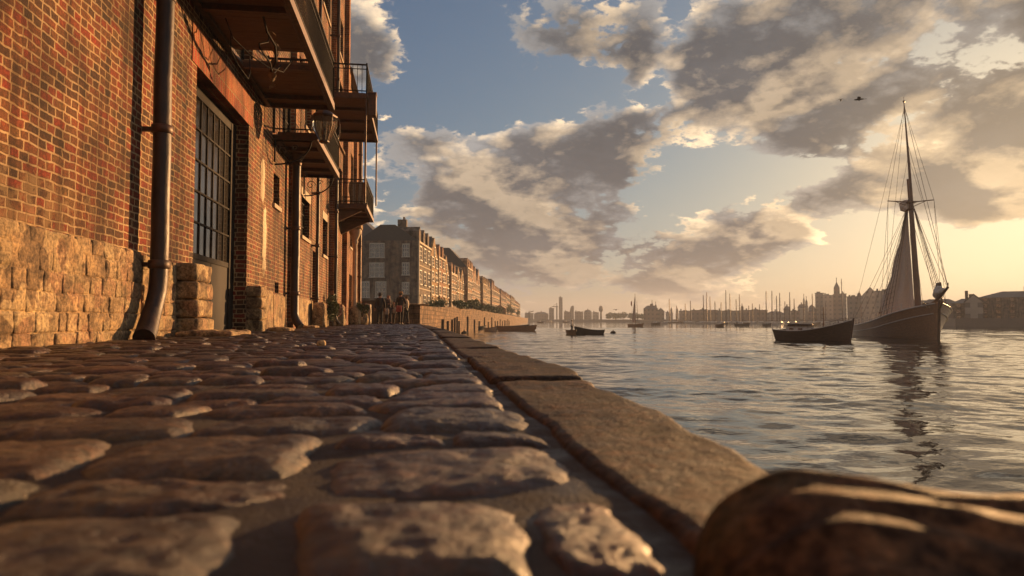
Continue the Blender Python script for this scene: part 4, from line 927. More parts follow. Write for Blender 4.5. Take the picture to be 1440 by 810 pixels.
def house(d0, L, H, depth, style, mat, lab, nb=2, floors=3, setback=0, base=1.2, roofm='slate', ends=False, detail=True):
    """house frame: +x along the row away from us, front (river) face on y=0 looking to -y"""
    r0 = -13.4 + .0417*(d0-97) - setback
    x, y = W(r0, d0); root = thing('terraced_house', lab, 'house', (x, y, base), hang, 'houses along the far embankment')
    mb = MB(); mb.box(0, L, 0, depth, -.6, H); 
    ng = max(1, round(L/8.5)); gw = L/ng; pk = gw*.44
    if style == 'gable':
        for k in range(ng): mb.prism([(gw*k+.001,H),(gw*(k+1)-.001,H),(gw*(k+.5),H+pk)], 0, depth, axis='y')
    mb.build('wall', M[mat], root)
    rf = MB()
    if style == 'gable':
        for k in range(ng):
            for s_ in (0, 1):
                a = (gw*k-.1 if s_ == 0 else gw*(k+1)+.1, H-.08); q = (gw*(k+.5), H+pk+.02)
                poly = [a, q, (q[0], q[1]+.2), (a[0], a[1]+.2)]
                rf.prism(poly if s_ == 0 else poly[::-1], .35, depth+.2, axis='y')
    else:
        pk2 = depth*(.26 if style == 'mansard' else .40)
        rf.prism([(-.2,H+.0),(depth+.2,H+.0),(depth+.2,H+.12),(depth*.5,H+pk2),(-.2,H+.12)][::-1] if False else [(.1,H+.002),(depth-.1,H+.002),(depth*.62,H+pk2),(depth*.38,H+pk2)], .0+.02, L-.02, axis='x')
    rr_ = rf.build('roof', M[roofm], root)
    ch = MB(); ch.box(L-.9, L-.1, depth*.42, depth*.58, H-.2, H+max(pk*.75, depth*.36)+.9); 
    for k in range(3): ch.lathe([(.12,0),(.14,.4),(.1,.42)], (L-.75+k*.25, depth*.47, H+max(pk*.75, depth*.36)+.9), 8)
    ch.build('chimney', M[mat], rr_)
    if style in ('dormer', 'mansard'):
        n = max(1, int(L/3.6))
        for k in range(n):
            xc = L*(k+.5)/n; dm = MB(); dm.prism([(xc-.75,H-.1),(xc+.75,H-.1),(xc+.75,H+1.5),(xc,H+2.2),(xc-.75,H+1.5)], .05, depth*.36, axis='y'); o = dm.build('dormer', M[mat], rr_)
    # cornice and bands
    c = MB(); 
    if style not in ('gable', 'twin'): c.box(-.1, L+.1, -.22, -.003, H-.35, H-.05)
    c.box(-.0, L, -.09, -.003, H*.34, H*.34+.14); c.box(0, L, -.09, -.003, H*.66, H*.66+.14)
    c.box(-.06, .22, -.2, -.004, 0, H); 
    c.build('cornice', M['pale_stone'], root)
    nb = max(nb, int(L/4)); fh = H/floors; bw = L/nb
    for f in range(floors):
        for k in range(nb):
            xc = bw*(k+.5); ww = min(.85, bw*.22)
            if f == 0 and k == 0:
                dm = MB(); dm.box(xc-.6, xc+.6, -.08, -.003, 0, 2.5); dm.box(xc-.75, xc+.75, -.25, -.081, 2.5, 2.7); dm.build('door', M['timber'], root); continue
            win(root, xc-ww, xc+ww, fh*f+.9, fh*f+.9+min(1.8, fh*.58), 0, nc=2, nr=3)
    if style == 'gable':
        for k in range(ng): win(root, gw*(k+.5)-.5, gw*(k+.5)+.5, H+.4, H+1.7, 0)
    if ends:                                   # gable-end windows that look up the quay
        for (a, b_, c_, d_) in ends: win(root, a, b_, c_, d_, 0, face='side', nc=3, nr=3)
    return root
# d0 along the view, length, eaves height above terrace ...
ends1 = [(1.3,2.2,8.2,9.8), (1.3,2.2,5.6,7.1), (4.9,6.9,8.1,9.9), (4.9,6.9,5.3,7.1), (1.3,2.2,2.9,4.3), (4.6,6.0,2.4,4.4), (7.0,8.0,2.4,4.4)]
h1 = house(97, 11, 10.4, 8.8, 'mansard', 'house_grey', 'nearest grey-brown house with white lattice windows on the blank end facing the quay', 3, 3, ends=ends1)
hs = [ (108.2, 7.6, 9.6,'gable','house_y','slate','pointed gable house next to the grey-brown end house'),
 (116.0, 8.2, 9.9,'dormer','house_r','slate','second house in the lit terrace, with dormers'),
 (124.4, 8.0, 9.4,'gable','house_y','tile','third house, narrow with a pointed gable over four floors'),
 (132.6, 9.0, 9.6,'dormer','house_p','slate','fourth house, pink-brick with stone bands'),
 (141.8, 9.4, 9.0,'gable','house_y','slate','last house of the first terrace, before the tall dark flank'),
 (156, 11, 11.2,'dormer','house_p','slate','tall pink house whose dark slate flank rises above its neighbour'),
 (167.4, 11, 10.6,'gable','house_r','slate','gabled red-brown house behind the boat shed'),
 (178.8, 12, 10.8,'gable','house_p','slate','pale pink gabled house behind the embankment bushes'),
 (200, 14, 11.6,'dormer','house_y','slate','yellow house with a dark flank beyond the first gap'),
 (214.4, 14, 11.2,'gable','house_y','tile','yellow gabled house in the middle of the row'),
 (238, 17, 11.8,'gable','house_r','slate','red gabled house past the middle of the row'),
 (255.5, 18, 12,'dormer','house_p','slate','pink house with dormers past the middle of the row'),
 (292, 24, 11,'gable','house_r','slate','dark-flanked gabled house standing alone'),
 (340, 28, 13,'dormer','house_r','slate','broad slate-roofed house far down the row'),
 (395, 34, 12,'gable','house_y','slate','distant gabled warehouse near the end of the row'),
 (455, 40, 12.5,'dormer','house_r','slate','distant long warehouse near the end of the row'),
 (540, 50, 11,'gable','house_y','slate','last and smallest-looking warehouse of the row')]
for i, (d0, L, H, st, ma, rm, lab) in enumerate(hs):
    if i+1 < len(hs): L = (hs[i+1][0]-d0)*1.0 - .1
    house(d0, L, (H + (0 if st == 'gable' else .5))*(.96 if i in (0,1,5) else .82), 9 + (i % 3), st, ma, lab, 3 if L > 9 else 2, 4 if H > 9.5 else 3, setback=[0,.0,.3,.0,0,-.7,-.2,.2,-.5,0,-.4,0,-.5,0,-.4,0,0][i], roofm=rm)
# steep slate roof behind the first house
x, y = W(-25.0, 118); root = thing('malthouse', 'building with a tall steep pyramid slate roof rising behind the grey house', 'building', (x, y, 1.2), hang)
mb = MB(); mb.box(-6,8,-5,9,0,11); mb.build('wall', M['house_grey'], root)
mb = MB(); mb.add([(-6.4,-5.4,11),(8.4,-5.4,11),(8.4,9.4,11),(-6.4,9.4,11),(.4,4.2,19.5),(.4,6.4,19.5)], [(0,3,2,1),(0,1,4),(1,2,5,4),(2,3,5),(3,0,4,5)]); mb.build('roof', M['slate'], root)
x, y = W(-17.5, 103.5)
root = thing('garden_tree', 'small dark tree by the low wall beside the grey house', 'tree', (*W(-10.6, 96), 1.2))
mb = MB(); mb.tube([(0,0,0),(.1,0,.8),(.0,.1,1.4)], [.14,.1,.05], 7); mb.build('trunk', M['bark'], root); mb = MB(); leaf_cloud(mb, (0,0,1.2), (1.9,1.6,1.1), 1100, .15, (0,1), 77, 14); mb.build('crown', [M['leaf'], M['leaf_y']], root)

# ------------------------------------------------------------------ far bank, skyline
bankpts = [(1900,120),(1700,150),(1500,176),(1440,184),(1343,196),(1290,260),(1240,340),(1150,430),(1050,500),(950,570),(850,650),(760,760),(735,800)]
bp_ = [WP(px, d) for px, d in bankpts]; mb = MB()
far_out = [W(x, y) for x, y in ((-60, 900), (-200, 2200), (600, 2350), (1500, 1500), (1700, 300), (900, 80))]
poly = bp_ + far_out
mb.add([(x, y, -.2) for x, y in poly], [tuple(range(len(poly)))]); mb.build('far_bank', M['earth'])
tag(bpy.data.objects['far_bank'], kind='structure')
mb = MB(); face_wall(mb, [(x, y, .75) for x, y in bp_], 1.2, -1)
tag(mb.build('embankment_wall', M['stone']), 'long dark embankment wall on the opposite bank below the skyline', 'wall')
def block(px0, px1, ytop, d, mat='far_a', kind='flat', lab='', cat='building', name='far_building', depth=None, grp='buildings on the far bank', spire=0):
    pc = (px0+px1)/2; w = (px1-px0)/F*d; x, y = WP(pc, d); H = ZP(ytop, d)+.2; base = -.25
    az_ = math.atan2(x, y); root = thing(name, lab, cat, (x, y, base), -az_, grp); dp = depth or max(8, w*.6)
    mb = MB(); H = H - base
    if kind == 'flat':
        mb.box(-w/2, w/2, 0, dp, 0, H); mb.box(-w*.18, w*.12, dp*.2, dp*.6, H, H*1.04+.6)
        mb.build('wall', M[mat], root)
        c = MB(); c.box(-w/2-.2, w/2+.2, -.2, dp+.2, H+.003, H+.4); 
        for k in range(max(1, int(w/6))): c.box(-w/2+k*6+1, -w/2+k*6+2, dp*.3, dp*.3+1, H+.4, H+1.2+random.random())
        c.build('roof', M['slate'], root)
    elif kind == 'gable':
        e = H*.72; mb.prism([(-w/2,0),(w/2,0),(w/2,e),(0,H),(-w/2,e)], 0, dp, axis='y'); mb.build('wall', M[mat], root)
        c = MB(); c.prism([(-w/2-.3,e-.1),(0,H+.05),(w/2+.3,e-.1),(w/2+.3,e+.3),(0,H+.45),(-w/2-.3,e+.3)], .3, dp+.3, axis='y'); c.build('roof', M['slate'], root)
    elif kind == 'hip':
        e = H*.78; mb.box(-w/2, w/2, 0, dp, 0, e); mb.build('wall', M[mat], root)
        c = MB(); q = min(w*.25, dp*.5); c.add([(-w/2-.3,-.3,e),(w/2+.3,-.3,e),(w/2+.3,dp+.3,e),(-w/2-.3,dp+.3,e),(-w/2+q,dp/2,H),(w/2-q,dp/2,H)], [(0,3,2,1),(0,1,5,4),(1,2,5),(2,3,4,5),(3,0,4)]); c.build('roof', M['slate'], root)
        for k in range(max(1, int(w/14))): ch = MB(); xx = -w/2+w*(k+.5)/max(1,int(w/14)); ch.box(xx-.5, xx+.5, dp*.3, dp*.5, e, H+1.3); ch.build('chimney', M[mat], root)
    elif kind == 'tower':
        mb.box(-w/2, w/2, 0, w, 0, H*.68); mb.box(-w*.38, w*.38, w*.12, w*.88, H*.68, H*.84); mb.build('wall', M[mat], root)
        c = MB(); c.add([(-w*.38,w*.12,H*.84),(w*.38,w*.12,H*.84),(w*.38,w*.88,H*.84),(-w*.38,w*.88,H*.84),(0,w/2,H)], [(0,3,2,1),(0,1,4),(1,2,4),(2,3,4),(3,0,4)]); c.tube([(0,w/2,H*.98),(0,w/2,H*1.1)], .25, 5); c.build('spire', M['slate'], root)
    elif kind == 'dome':
        mb.box(-w/2, w/2, 0, w, 0, H*.55); mb.build('wall', M[mat], root)
        c = MB(); r = w*.42; c.lathe([(r,0),(r,H*.12)]+[(r*math.cos(t), H*.12+(H*.28)*math.sin(t)) for t in np.linspace(0,1.45,7)]+[(r*.1,H*.42),(r*.05,H*.45)], (0,w/2,H*.55), 14); c.build('dome', M['slate'], root)
    elif kind == 'bulb':
        c = MB(); r = w/2; c.lathe([(r*.5,0),(r*.4,H*.55),(r*.95,H*.66),(r,H*.8),(r*.7,H*.95),(.2,H)], (0,0,0), 12); c.build('shaft', M[mat], root)
    elif kind == 'round':
        c = MB(); prof = [(-w/2,0),(w/2,0),(w/2,H*.96),(w*.2,H),(-w*.2,H*.93),(-w*.42,H*.7),(-w/2,H*.45)]; c.prism(prof, 0, w, axis='y'); c.build('wall', M[mat], root)
    return root
sky_l = [ # px0, px1, row of the top, distance, material, kind, label
 (738,750,441,800,'far_a','flat','low grey shed at the left end of the far skyline'),
 (751,771,439,790,'far_b','hip','low hipped block just left of the square teal-looking block'),
 (772,779,434,800,'far_a','flat','small square tower block near the left end of the skyline'),
 (786,791,419,820,'far_a','flat','very thin tall chimney-like tower beside the distant crane'),
 (793,801,439,780,'far_b','flat','low block between the thin tower and the curved one'),
 (801,807,430,800,'far_a','round','slim tower with a curved top left of the middle'),
 (808,820,439,770,'far_b','flat','low terrace right of the curved tower'),
 (821,832,436,780,'far_a','hip','low hipped building above the standing boatman'),
 (833,842,440,760,'far_c','flat','pale low building left of the bulb-topped tower'),
 (842,848,430,740,'far_a','bulb','bulb-topped water tower on the far bank'),
 (905,925,430,520,'far_b','hip','big dark hall behind the sail of the little sailing boat'),
 (924,934,434,525,'far_a','gable','gabled hall end beside the big dark hall'),
 (915,919,425,530,'far_a','tower','small stubby spire on the big dark hall'),
 (920,924,427,530,'far_b','tower','second stubby spire behind the big dark hall'),
 (936,941,440,560,'far_c','flat','little pale block right of the gabled hall'),
 (942,946,432,600,'far_a','dome','left one of a pair of small domed turrets'),
 (950,954,432,600,'far_a','dome','right one of a pair of small domed turrets'),
 (955,972,438,560,'far_b','flat','low wide brick block past the domed turrets'),
 (973,1008,437,480,'far_b','flat','left end of the long waterfront terrace behind the masts'),
 (1009,1040,438,475,'far_a','flat','second stretch of the long waterfront terrace'),
 (1041,1046,429,500,'far_a','tower','small tower rising from the long waterfront terrace'),
 (1047,1078,437,470,'far_b','flat','third stretch of the long waterfront terrace'),
 (1079,1101,438,465,'far_c','hip','pale hipped stretch of the long waterfront terrace'),
 (1102,1111,431,470,'far_a','hip','taller hipped block behind the dense masts'),
 (1112,1124,438,455,'far_b','flat','low block just left of the paired spires'),
 (1122,1132,428,520,'far_c','hip','pale block carrying the paired spires'),
 (1129,1132,417,525,'far_a','tower','left spire of the pair'),
 (1132,1136,420,525,'far_a','tower','right spire of the pair'),
 (1136,1147,428,500,'far_b','dome','squat domed building between the spires and the tall slab'),
 (1147,1158,413,520,'far_a','flat','tall slab left of the great stepped tower'),
 (1158,1171,416,515,'far_c','flat','paler slab against the great stepped tower'),
 (1172,1182,396,500,'far_b','tower','great stepped tower, tallest on the skyline'),
 (1182,1190,414,495,'far_a','flat','dark slab right of the great stepped tower'),
 (1192,1209,418,430,'far_a','flat','broad dark block just left of the ship'),
 (1204,1213,409,440,'far_b','dome','dark dome behind the stern of the ship'),
 (1213,1235,405,420,'far_c','gable','wide pale gabled warehouse seen through the rigging'),
 (1232,1262,410,400,'far_a','flat','tall block hidden partly by the big sail'),
 (1262,1300,424,380,'far_b','flat','low block behind the foot of the mast'),
 (1296,1345,421,240,'far_a','hip','long low roof behind the bow of the ship'),
]
for (a, b_, yt, d, ma, k, lab) in sky_l: block(a, b_, yt, d, ma, k, lab)
# two dark riverside warehouses at the right edge, with their window rows
def rwblock(px0, px1, ytop, d, lab, gables=(), floors=3):
    root = block(px0, px1, ytop, d, 'house_grey', 'hip', lab, name='riverside_warehouse', depth=14)
    w = (px1-px0)/F*d; H = (ZP(ytop, d)+.45)*.78; n = int(w/3.0)
    for f in range(floors):
        for k in range(n):
            x0 = -w/2+w*(k+.5)/n; win(root, x0-.55, x0+.55, H*f/floors+.8, H*f/floors+.8+H/floors*.5, 0, nc=2, nr=2, frame='timber')
rwblock(1343, 1388, 420, 200, 'dark riverside warehouse behind the ship bow, with rows of small windows', floors=3)
rwblock(1387, 1500, 409, 192, 'largest dark riverside warehouse, cut by the right edge of the view', floors=4)
root = block(1359, 1380, 416, 196, 'far_c', 'gable', 'low pale-gabled house with a chimney before the dark warehouses', depth=8)
mb = MB(); mb.box(-2.1,-1.3,1,1.8,6,9); mb.build('chimney', M['house_grey'], root)
# wooded point
for i, (px, d, w_, h_) in enumerate([(856,700,9,9),(866,690,10,8.5),(876,680,10,9),(886,670,10,8.5),(896,650,9,8),(903,600,7,6)]):
    x, y = WP(px, d); root = thing('bank_tree', 'hazy round tree in the dark clump on the wooded point' , 'tree', (x, y, -.3), 0, 'trees on the wooded point')
    mb = MB(); mb.tube([(0,0,0),(.2,0,h_*.5)], [.4,.2], 6); mb.build('trunk', M['bark'], root)
    mb = MB(); leaf_cloud(mb, (0,0,h_*.5), (w_*.55,w_*.5,h_*.5), 500, 1.0, (0,), 90+i, 10); mb.build('crown', [M['leaf']], root)
# cranes
def crane(px, d, yt, jib, lab):
    x, y = WP(px, d); H = ZP(yt, d); root = thing('crane', lab, 'crane', (x, y, -.3), -YAW, 'cranes on the far bank')
    mb = MB(); mb.box(-.7,.7,-.7,.7,0,H*.8); mb.build('mast', M['dark_iron'], root)
    mb = MB(); mb.obox((-jib*.3,0,H*.8), (jib,0,H*(.8 if jib < 0 else 1.0)), .9, .9); mb.obox((0,0,H*.8),(0,0,H), .7, .7); mb.obox((0,0,H),(jib*.8,0,H*(.8 if jib < 0 else .97)), .25, .25); mb.build('jib', M['dark_iron'], root)
crane(744, 760, 437, 5, 'small luffing crane at the far end of the embankment'); crane(783, 810, 426, -6, 'thin tower crane left of the tall chimney-like tower')

# ------------------------------------------------------------------ boats
def hull_fn(L, B, fb, fm, fs, tr=.35, fine=1.9, rake=.08):
    """returns f(t, s): t 0 stern..1 bow, s 0 keel..1 sheer -> (x, halfwidth, z)"""
    def f(t, s):
        if t < .42: bb = tr + (1-tr)*math.sin(t/.42*math.pi/2)**.8
        else: bb = max(0.0, 1-((t-.42)/.58)**fine)
        sheer = fs*(1-t)**2.0*1.0 + fm*2*t*(1-t)*1.0 + fb*t**2.2
        kd = -.32*B*(1 - .5*t*t)
        z = kd + (sheer-kd)*s
        pw = .42 + .75*max(0, t-.5)*2*.7
        flare = (s**pw)
        hw = bb*B/2*flare
        x = -L/2 + L*t + (rake*L*(s-.35) if t > .5 else 0)*((t-.5)*2)**3 - (rake*.7*L*(s-.3) if t < .2 else 0)*(1-t/.2)
        return x, hw, z
    return f
def hull_mesh(f, nt_=28, ns=12, planks=9, lap=.02, thick=.05):
    mb = MB(); vs = []; 
    for side in (1, -1):
        rows = []
        for i in range(nt_+1):
            t = i/nt_; col = []
            for j in range(planks+1):
                for e in (0, 1):
                    if j == planks and e == 1: continue
                    if j == 0 and e == 0: pass
                    s = j/planks; x, w, z = f(t, max(s, .0)); off = lap*(1 if e == 1 else 0)*min(1, (1-t)*8)
                    col.append((x, side*(w+off), z))
            rows.append(col)
        m_ = len(rows[0]); vs = [p for c in rows for p in c]; fs = []
        for i in range(nt_):
            for j in range(m_-1):
                q = (i*m_+j, (i+1)*m_+j, (i+1)*m_+j+1, i*m_+j+1); fs.append(q if side == -1 else q[::-1])
        mb.add(vs, fs, 0, False)
        # inside skin and gunwale
        vs = []; fs = []
        for i in range(nt_+1):
            t = i/nt_; x, w, z = f(t, 1); x2, w2, z2 = f(t, .45)
            vs += [(x, side*(w+lap), z), (x, side*(w+lap), z+.05), (x, side*max(0, w-thick), z+.05), (x2 if t < .95 else x-.1, side*max(0, w2-thick), z2)]
        for i in range(nt_):
            for j in range(3):
                q = (i*4+j, (i+1)*4+j, (i+1)*4+j+1, i*4+j+1); fs.append(q if side == -1 else q[::-1])
        mb.add(vs, fs, 0, False)
    # transom
    tr = [f(0, j/planks) for j in range(planks+1)]
    poly = [(x, w, z) for x, w, z in tr] + [(x, -w, z) for x, w, z in reversed(tr)]
    mb.add(poly, [tuple(range(len(poly)))]); return mb
def stem_mb(f, w=.08):
    mb = MB(); pts = [f(1, s) for s in np.linspace(0, 1, 8)]; mb.tube([(x+.02, 0, z) for x, _, z in pts] + [(pts[-1][0]+.03, 0, pts[-1][2]+w*2.2)], w, 6); return mb
def deck_mb(f, s, t0=0.0, t1=.97, n=24, drop=0):
    mb = MB(); vs = []; fs = []
    for i in range(n+1):
        t = t0+(t1-t0)*i/n; x, w, z = f(t, s); z -= drop
        vs += [(x, w, z), (x, w*.0, z+.04), (x, -w, z)]
    for i in range(n):
        for j in range(2): fs.append((i*3+j, (i+1)*3+j, (i+1)*3+j+1, i*3+j+1))
    mb.add(vs, fs); return mb
def heading(px_from, d_from, px_to, d_to):
    a = WP(px_from, d_from); b = WP(px_to, d_to); return math.atan2(b[1]-a[1], b[0]-a[0])
def rowboat(lab, px0, d0, px1, d1, B=1.5, fb=.8, fm=.45, fs=.6, mat='hull_black', name='rowing_boat', cat='rowing boat', grp='rowing boats', detail=True, tarp=False):
    a = Vector(WP(px0, d0)); b = Vector(WP(px1, d1)); L = (b-a).length; c = (a+b)/2
    root = thing(name, lab, cat, (c.x, c.y, WZ), math.atan2(b.y-a.y, b.x-a.x), grp)
    f = hull_fn(L, B, fb, fm, fs, .55); hull_mesh(f, 20, 8, 6, .015, .05).build('hull', M[mat], root); stem_mb(f, .04).build('stem', M['timber'], root)
    if detail:
        deck_mb(f, .4, .02, .93).build('floorboards', M['deck'], root)
        for t in (.2, .48, .72):
            x, w, z = f(t, .8); mb = MB(); mb.box(x-.12, x+.12, -w+.04, w-.04, z-.02, z+.02); mb.build('thwart', M['deck'], root)
        r = MB()
        for t in (0.03,): x, w, z = f(t, 1)
        e = [f(t, 1) for t in np.linspace(.01, .99, 20)]
        for sgn in (1,-1): r.tube([(x, sgn*(w+.01), z+.04) for x, w, z in e], .03, 5)
        r.build('gunwale', M['timber'], root)
    return root, f
rowboat('long low tan-topped open boat moored off the sunlit embankment', 703, 118, 752, 114, 1.9, .95, .55, .7, 'hull_brown')
rowboat('dark open boat half hidden behind the long low tan boat', 700, 132, 742, 134, 1.8, .9, .5, .6, 'hull_dark')
rowboat('black punt alone on the open water left of the boatman skiff', 672, 128, 683, 131, 1.5, .7, .5, .6, 'hull_black')
rowboat('small white-sided skiff near the embankment foot with white bow', 684, 112, 698, 108, 1.3, .7, .45, .5, 'boat_white')
rowboat('black rowing boat with a high square stern beside the boatman', 809.5, 87, 848, 86, 1.5, .52, .42, .95, 'hull_black')
skiff, _ = rowboat('stubby dark skiff carrying the standing boatman', 799, 89.5, 809.5, 84.5, 1.15, .55, .42, .5, 'hull_dark')
# low marker buoys
for px, d, lab in ((862, 92, 'low dark buoy right of the black rowing boat'), (653, 92, 'tiny dark buoy close to the embankment corner'), (641,100,'tiny buoy nearest the embankment wall')):
    x, y = WP(px, d); mb = MB(); mb.lathe([(.1,-.3),(.38,-.05),(.42,.1),(.25,.28),(.06,.34),(.05,.5)], n=12); tag(mb.build('buoy', M['dark_iron'], loc=(x, y, WZ)), lab, 'buoy', 'mooring buoys')

# the cabin launch beside the ship
a = Vector(WP(1099, 61.5)); b = Vector(WP(1191, 57)); L = (b-a).length+.5; c = (a+b)/2
la = thing('motor_launch', 'planked motor launch with a low white cabin, bow towards the tall ship', 'launch', (c.x, c.y, WZ), math.atan2(b.y-a.y, b.x-a.x))
f = hull_fn(L, 2.5, 1.8, .58, .95, .7, 2.2, .06); hull_mesh(f, 40, 12, 10, .016).build('hull', M['hull_dark'], la); stem_mb(f, .07).build('stem', M['hull_dark'], la)
deck_mb(f, .86, .01, .95).build('deck', M['deck'], la)
mb = MB(); mb.prism([(-.62,0),(.62,0),(.55,.40),(-.55,.40)], -2.2, -.2, axis='x'); mb.prism([(-.6,0),(.6,0),(.5,.28),(-.5,.28)], -.199, 1.6, axis='x'); cb_ = mb.build('cabin', M['boat_white'], la, loc=(0,0,.85))
mb = MB(); mb.box(-2.35,-.05,-.66,.66,.405,.47); mb.stone((-1.2,0,.55), (.95,.5,.1), .09, (12,8,4), amp=.04, seed=3); mb.build('cabin_roof', M['hull_dark'], cb_)
for xx in (-1.7,-.9,.3,.9):
    for s_ in (1,-1): mb = MB(); mb.box(xx-.2,xx+.2,s_*.60-.015,s_*.60+.015,.10,.24); mb.build('cabin_window', M['pane'], cb_)
mb = MB(); e = [f(t, 1) for t in np.linspace(.01,.99,24)]
for sgn in (1,-1): mb.tube([(x, sgn*(w+.02), z+.03) for x, w, z in e], .035, 6)
mb.build('gunwale', M['boat_white'], la)
mb = MB(); x, w, z = f(.93, 1); 
for t in (.70,.78,.86,.93):
    for sgn in (1,-1): x, w, z = f(t,1); mb.tube([(x, sgn*(w-.05), z), (x, sgn*(w-.05), z+.38)], .018, 5)
for sgn in (1,-1): mb.tube([(f(t,1)[0], sgn*(f(t,1)[1]-.05), f(t,1)[2]+.37) for t in (.70,.78,.86,.93)], .015, 5)
mb.build('bow_rail', M['iron'], la)
mb = MB(); mb.tube([(0.9,0,1.2),(.9,0,2.9)], [.05,.03], 6); mb.tube([(.9,-.5,2.3),(.9,.5,2.3)], .02, 5); mb.build('mast', M['spar'], la)

# the tall old sailing ship
SB = Vector(W(38.55, 61.8)); SS = Vector(W(43.1, 83.3)); SL = (SB-SS).length; SC = (SB+SS)/2
ship = thing('sailing_ship', 'old wooden sailing ship with one tall raked mast and a drooping brown sail', 'sailing ship', (SC.x, SC.y, WZ), math.atan2(SB.y-SS.y, SB.x-SS.x))
def sheerfix(): pass
f = hull_fn(SL, 5.8, 3.3, .95, 1.15, .6, 5.0, .025)
hull_mesh(f, 60, 16, 15, .028, .12).build('hull', M['hull_brown'], ship)
stem_mb(f, .13).build('stem', M['hull_dark'], ship)
deck_mb(f, .84, .01, .96).build('deck', M['deck'], ship)
mb = MB(); e = [f(t, 1) for t in np.linspace(.0,.99,40)]
for sgn in (1,-1): mb.tube([(x, sgn*(w+.04), z+.05) for x, w, z in e], .07, 6)
for sgn in (1,-1): mb.tube([(f(t,.8)[0], sgn*(f(t,.8)[1]+.05), f(t,.8)[2]) for t in np.linspace(0,.985,40)], .05, 6)
mb.build('rubbing_strake', M['boat_white'], ship)
rl = MB()
for sgn in (1,-1):
    for hh in (.38, .72): rl.tube([(f(t,1)[0], sgn*(f(t,1)[1]-.1), f(t,1)[2]+hh) for t in np.linspace(.02,.86,24)], .022, 5)
rl.build('rail', M['boat_white'], ship)
for sgn in (1,-1):
    for t in np.linspace(.02,.86,13): x, w, z = f(t,1); mb = MB(); mb.tube([(x, sgn*(w-.1), z), (x, sgn*(w-.1), z+.74)], .035, 6); mb.build('stanchion', M['boat_white'], ship)
xb, _, zb = f(1,1)
mb = MB(); mb.tube([(xb-2.9,0,zb-.35),(xb-.8,0,zb+.18),(xb+1.9,0,zb+1.35)], [.17,.19,.11], 10); mb.tube([(xb+1.9,0,zb+1.32),(xb+2.0,0,zb+1.75)], .05, 6); mb.build('bowsprit', M['hull_dark'], ship)
mb = MB(); mb.stone((0,0,0), (.72,.36,.42), .34, (16,12,10), amp=.12, freq=2.5, seed=5); mb.build('furled_jib', M['boat_white'], ship, loc=(xb-.1,0,zb+1.0)); bpy.data.objects['furled_jib'].rotation_euler.y = R(-28)
mb = MB(); mb.prism([(-.18,0),(.18,0),(.12,.5),(-.1,.46)], -.3, .3, axis='x'); mb.build('fore_hatch', M['hull_dark'], ship, loc=(xb-.1,0,zb+1.4))
# anchor slung from the bow, with its chain
mb = MB(); ax_, ay = xb-.55, -.95
mb.tube([(ax_,ay,zb-.05),(ax_+.5,ay-.15,zb-.3)], .06, 6); mb.tube([(ax_+.5+.35*math.cos(t)-.05, ay-.15-.28*math.sin(t), zb-.3-.1*math.cos(t)) for t in np.linspace(-1.4,1.4,9)], .055, 6); mb.tube([(ax_-.05,ay-.3,zb-.02),(ax_+.02,ay+.3,zb+.05)], .05, 6)
for k in range(7): mb.tube([(ax_-.1-.1*k+.06*math.cos(q), ay+.04*math.sin(q)*(k%2), zb+.02+.05*math.sin(q)) for q in np.linspace(0,6.3,7)], .018, 5)
mb.build('anchor', M['cast'], ship)
# figurehead scroll and gilded knee on the bow
mb = MB(); mb.tube([(xb-.25,0,zb-.7),(xb+.35,0,zb-.15),(xb+.62,0,zb+.2),(xb+.5,0,zb+.42),(xb+.36,0,zb+.3)], [.11,.12,.1,.08,.05], 8); mb.build('figurehead', M['cast'], ship)
mx = SL/2 - 4.6; mz = f(.8,.84)[2]
rake = .12; H1 = 12.2; HT = 22.2
def mp(h): return (mx-rake*h, 0, mz+h)
mb = MB(); mb.tube([mp(-.5), mp(3), mp(7), mp(H1)], [.30,.29,.25,.20], 14); mb.build('mast', M['spar'], ship)
mb = MB(); mb.tube([(mp(H1-1.2)[0]+.3,0,mp(H1-1.2)[2]), (mp(16)[0]+.3,0,mp(16)[2]), (mp(HT)[0]+.15,0,mp(HT)[2])], [.16,.12,.045], 10); mb.tube([(mp(H1-1)[0]-.35,0,mp(H1-1)[2]), (mp(H1+2)[0]-.35,0,mp(H1+2)[2])], .1, 8); mb.lathe([(.02,0),(.12,.08),(.12,.16),(.02,.22),(.015,.6)], (mp(HT)[0]+.15,0,mp(HT)[2]), 8); mb.build('topmast', M['spar'], ship)
mb = MB(); ch_ = mp(H1-.4)
for dy in (0,): mb.tube([(ch_[0]+.1,-2.15,ch_[2]+.15),(ch_[0]+.1,0,ch_[2]-.05),(ch_[0]+.1,2.05,ch_[2]+.1)], .055, 6)
mb.box(ch_[0]-.5,ch_[0]+.6,-.45,.45,ch_[2]-.12,ch_[2]-.02); mb.tube([(ch_[0]+.1,-1.4,ch_[2]+.05),(ch_[0]+.1,-.2,ch_[2]-.5)], .035, 5); mb.tube([(ch_[0]+.1,1.4,ch_[2]+.05),(ch_[0]+.1,.2,ch_[2]-.5)], .035, 5)
mb.build('crosstree', M['spar'], ship)
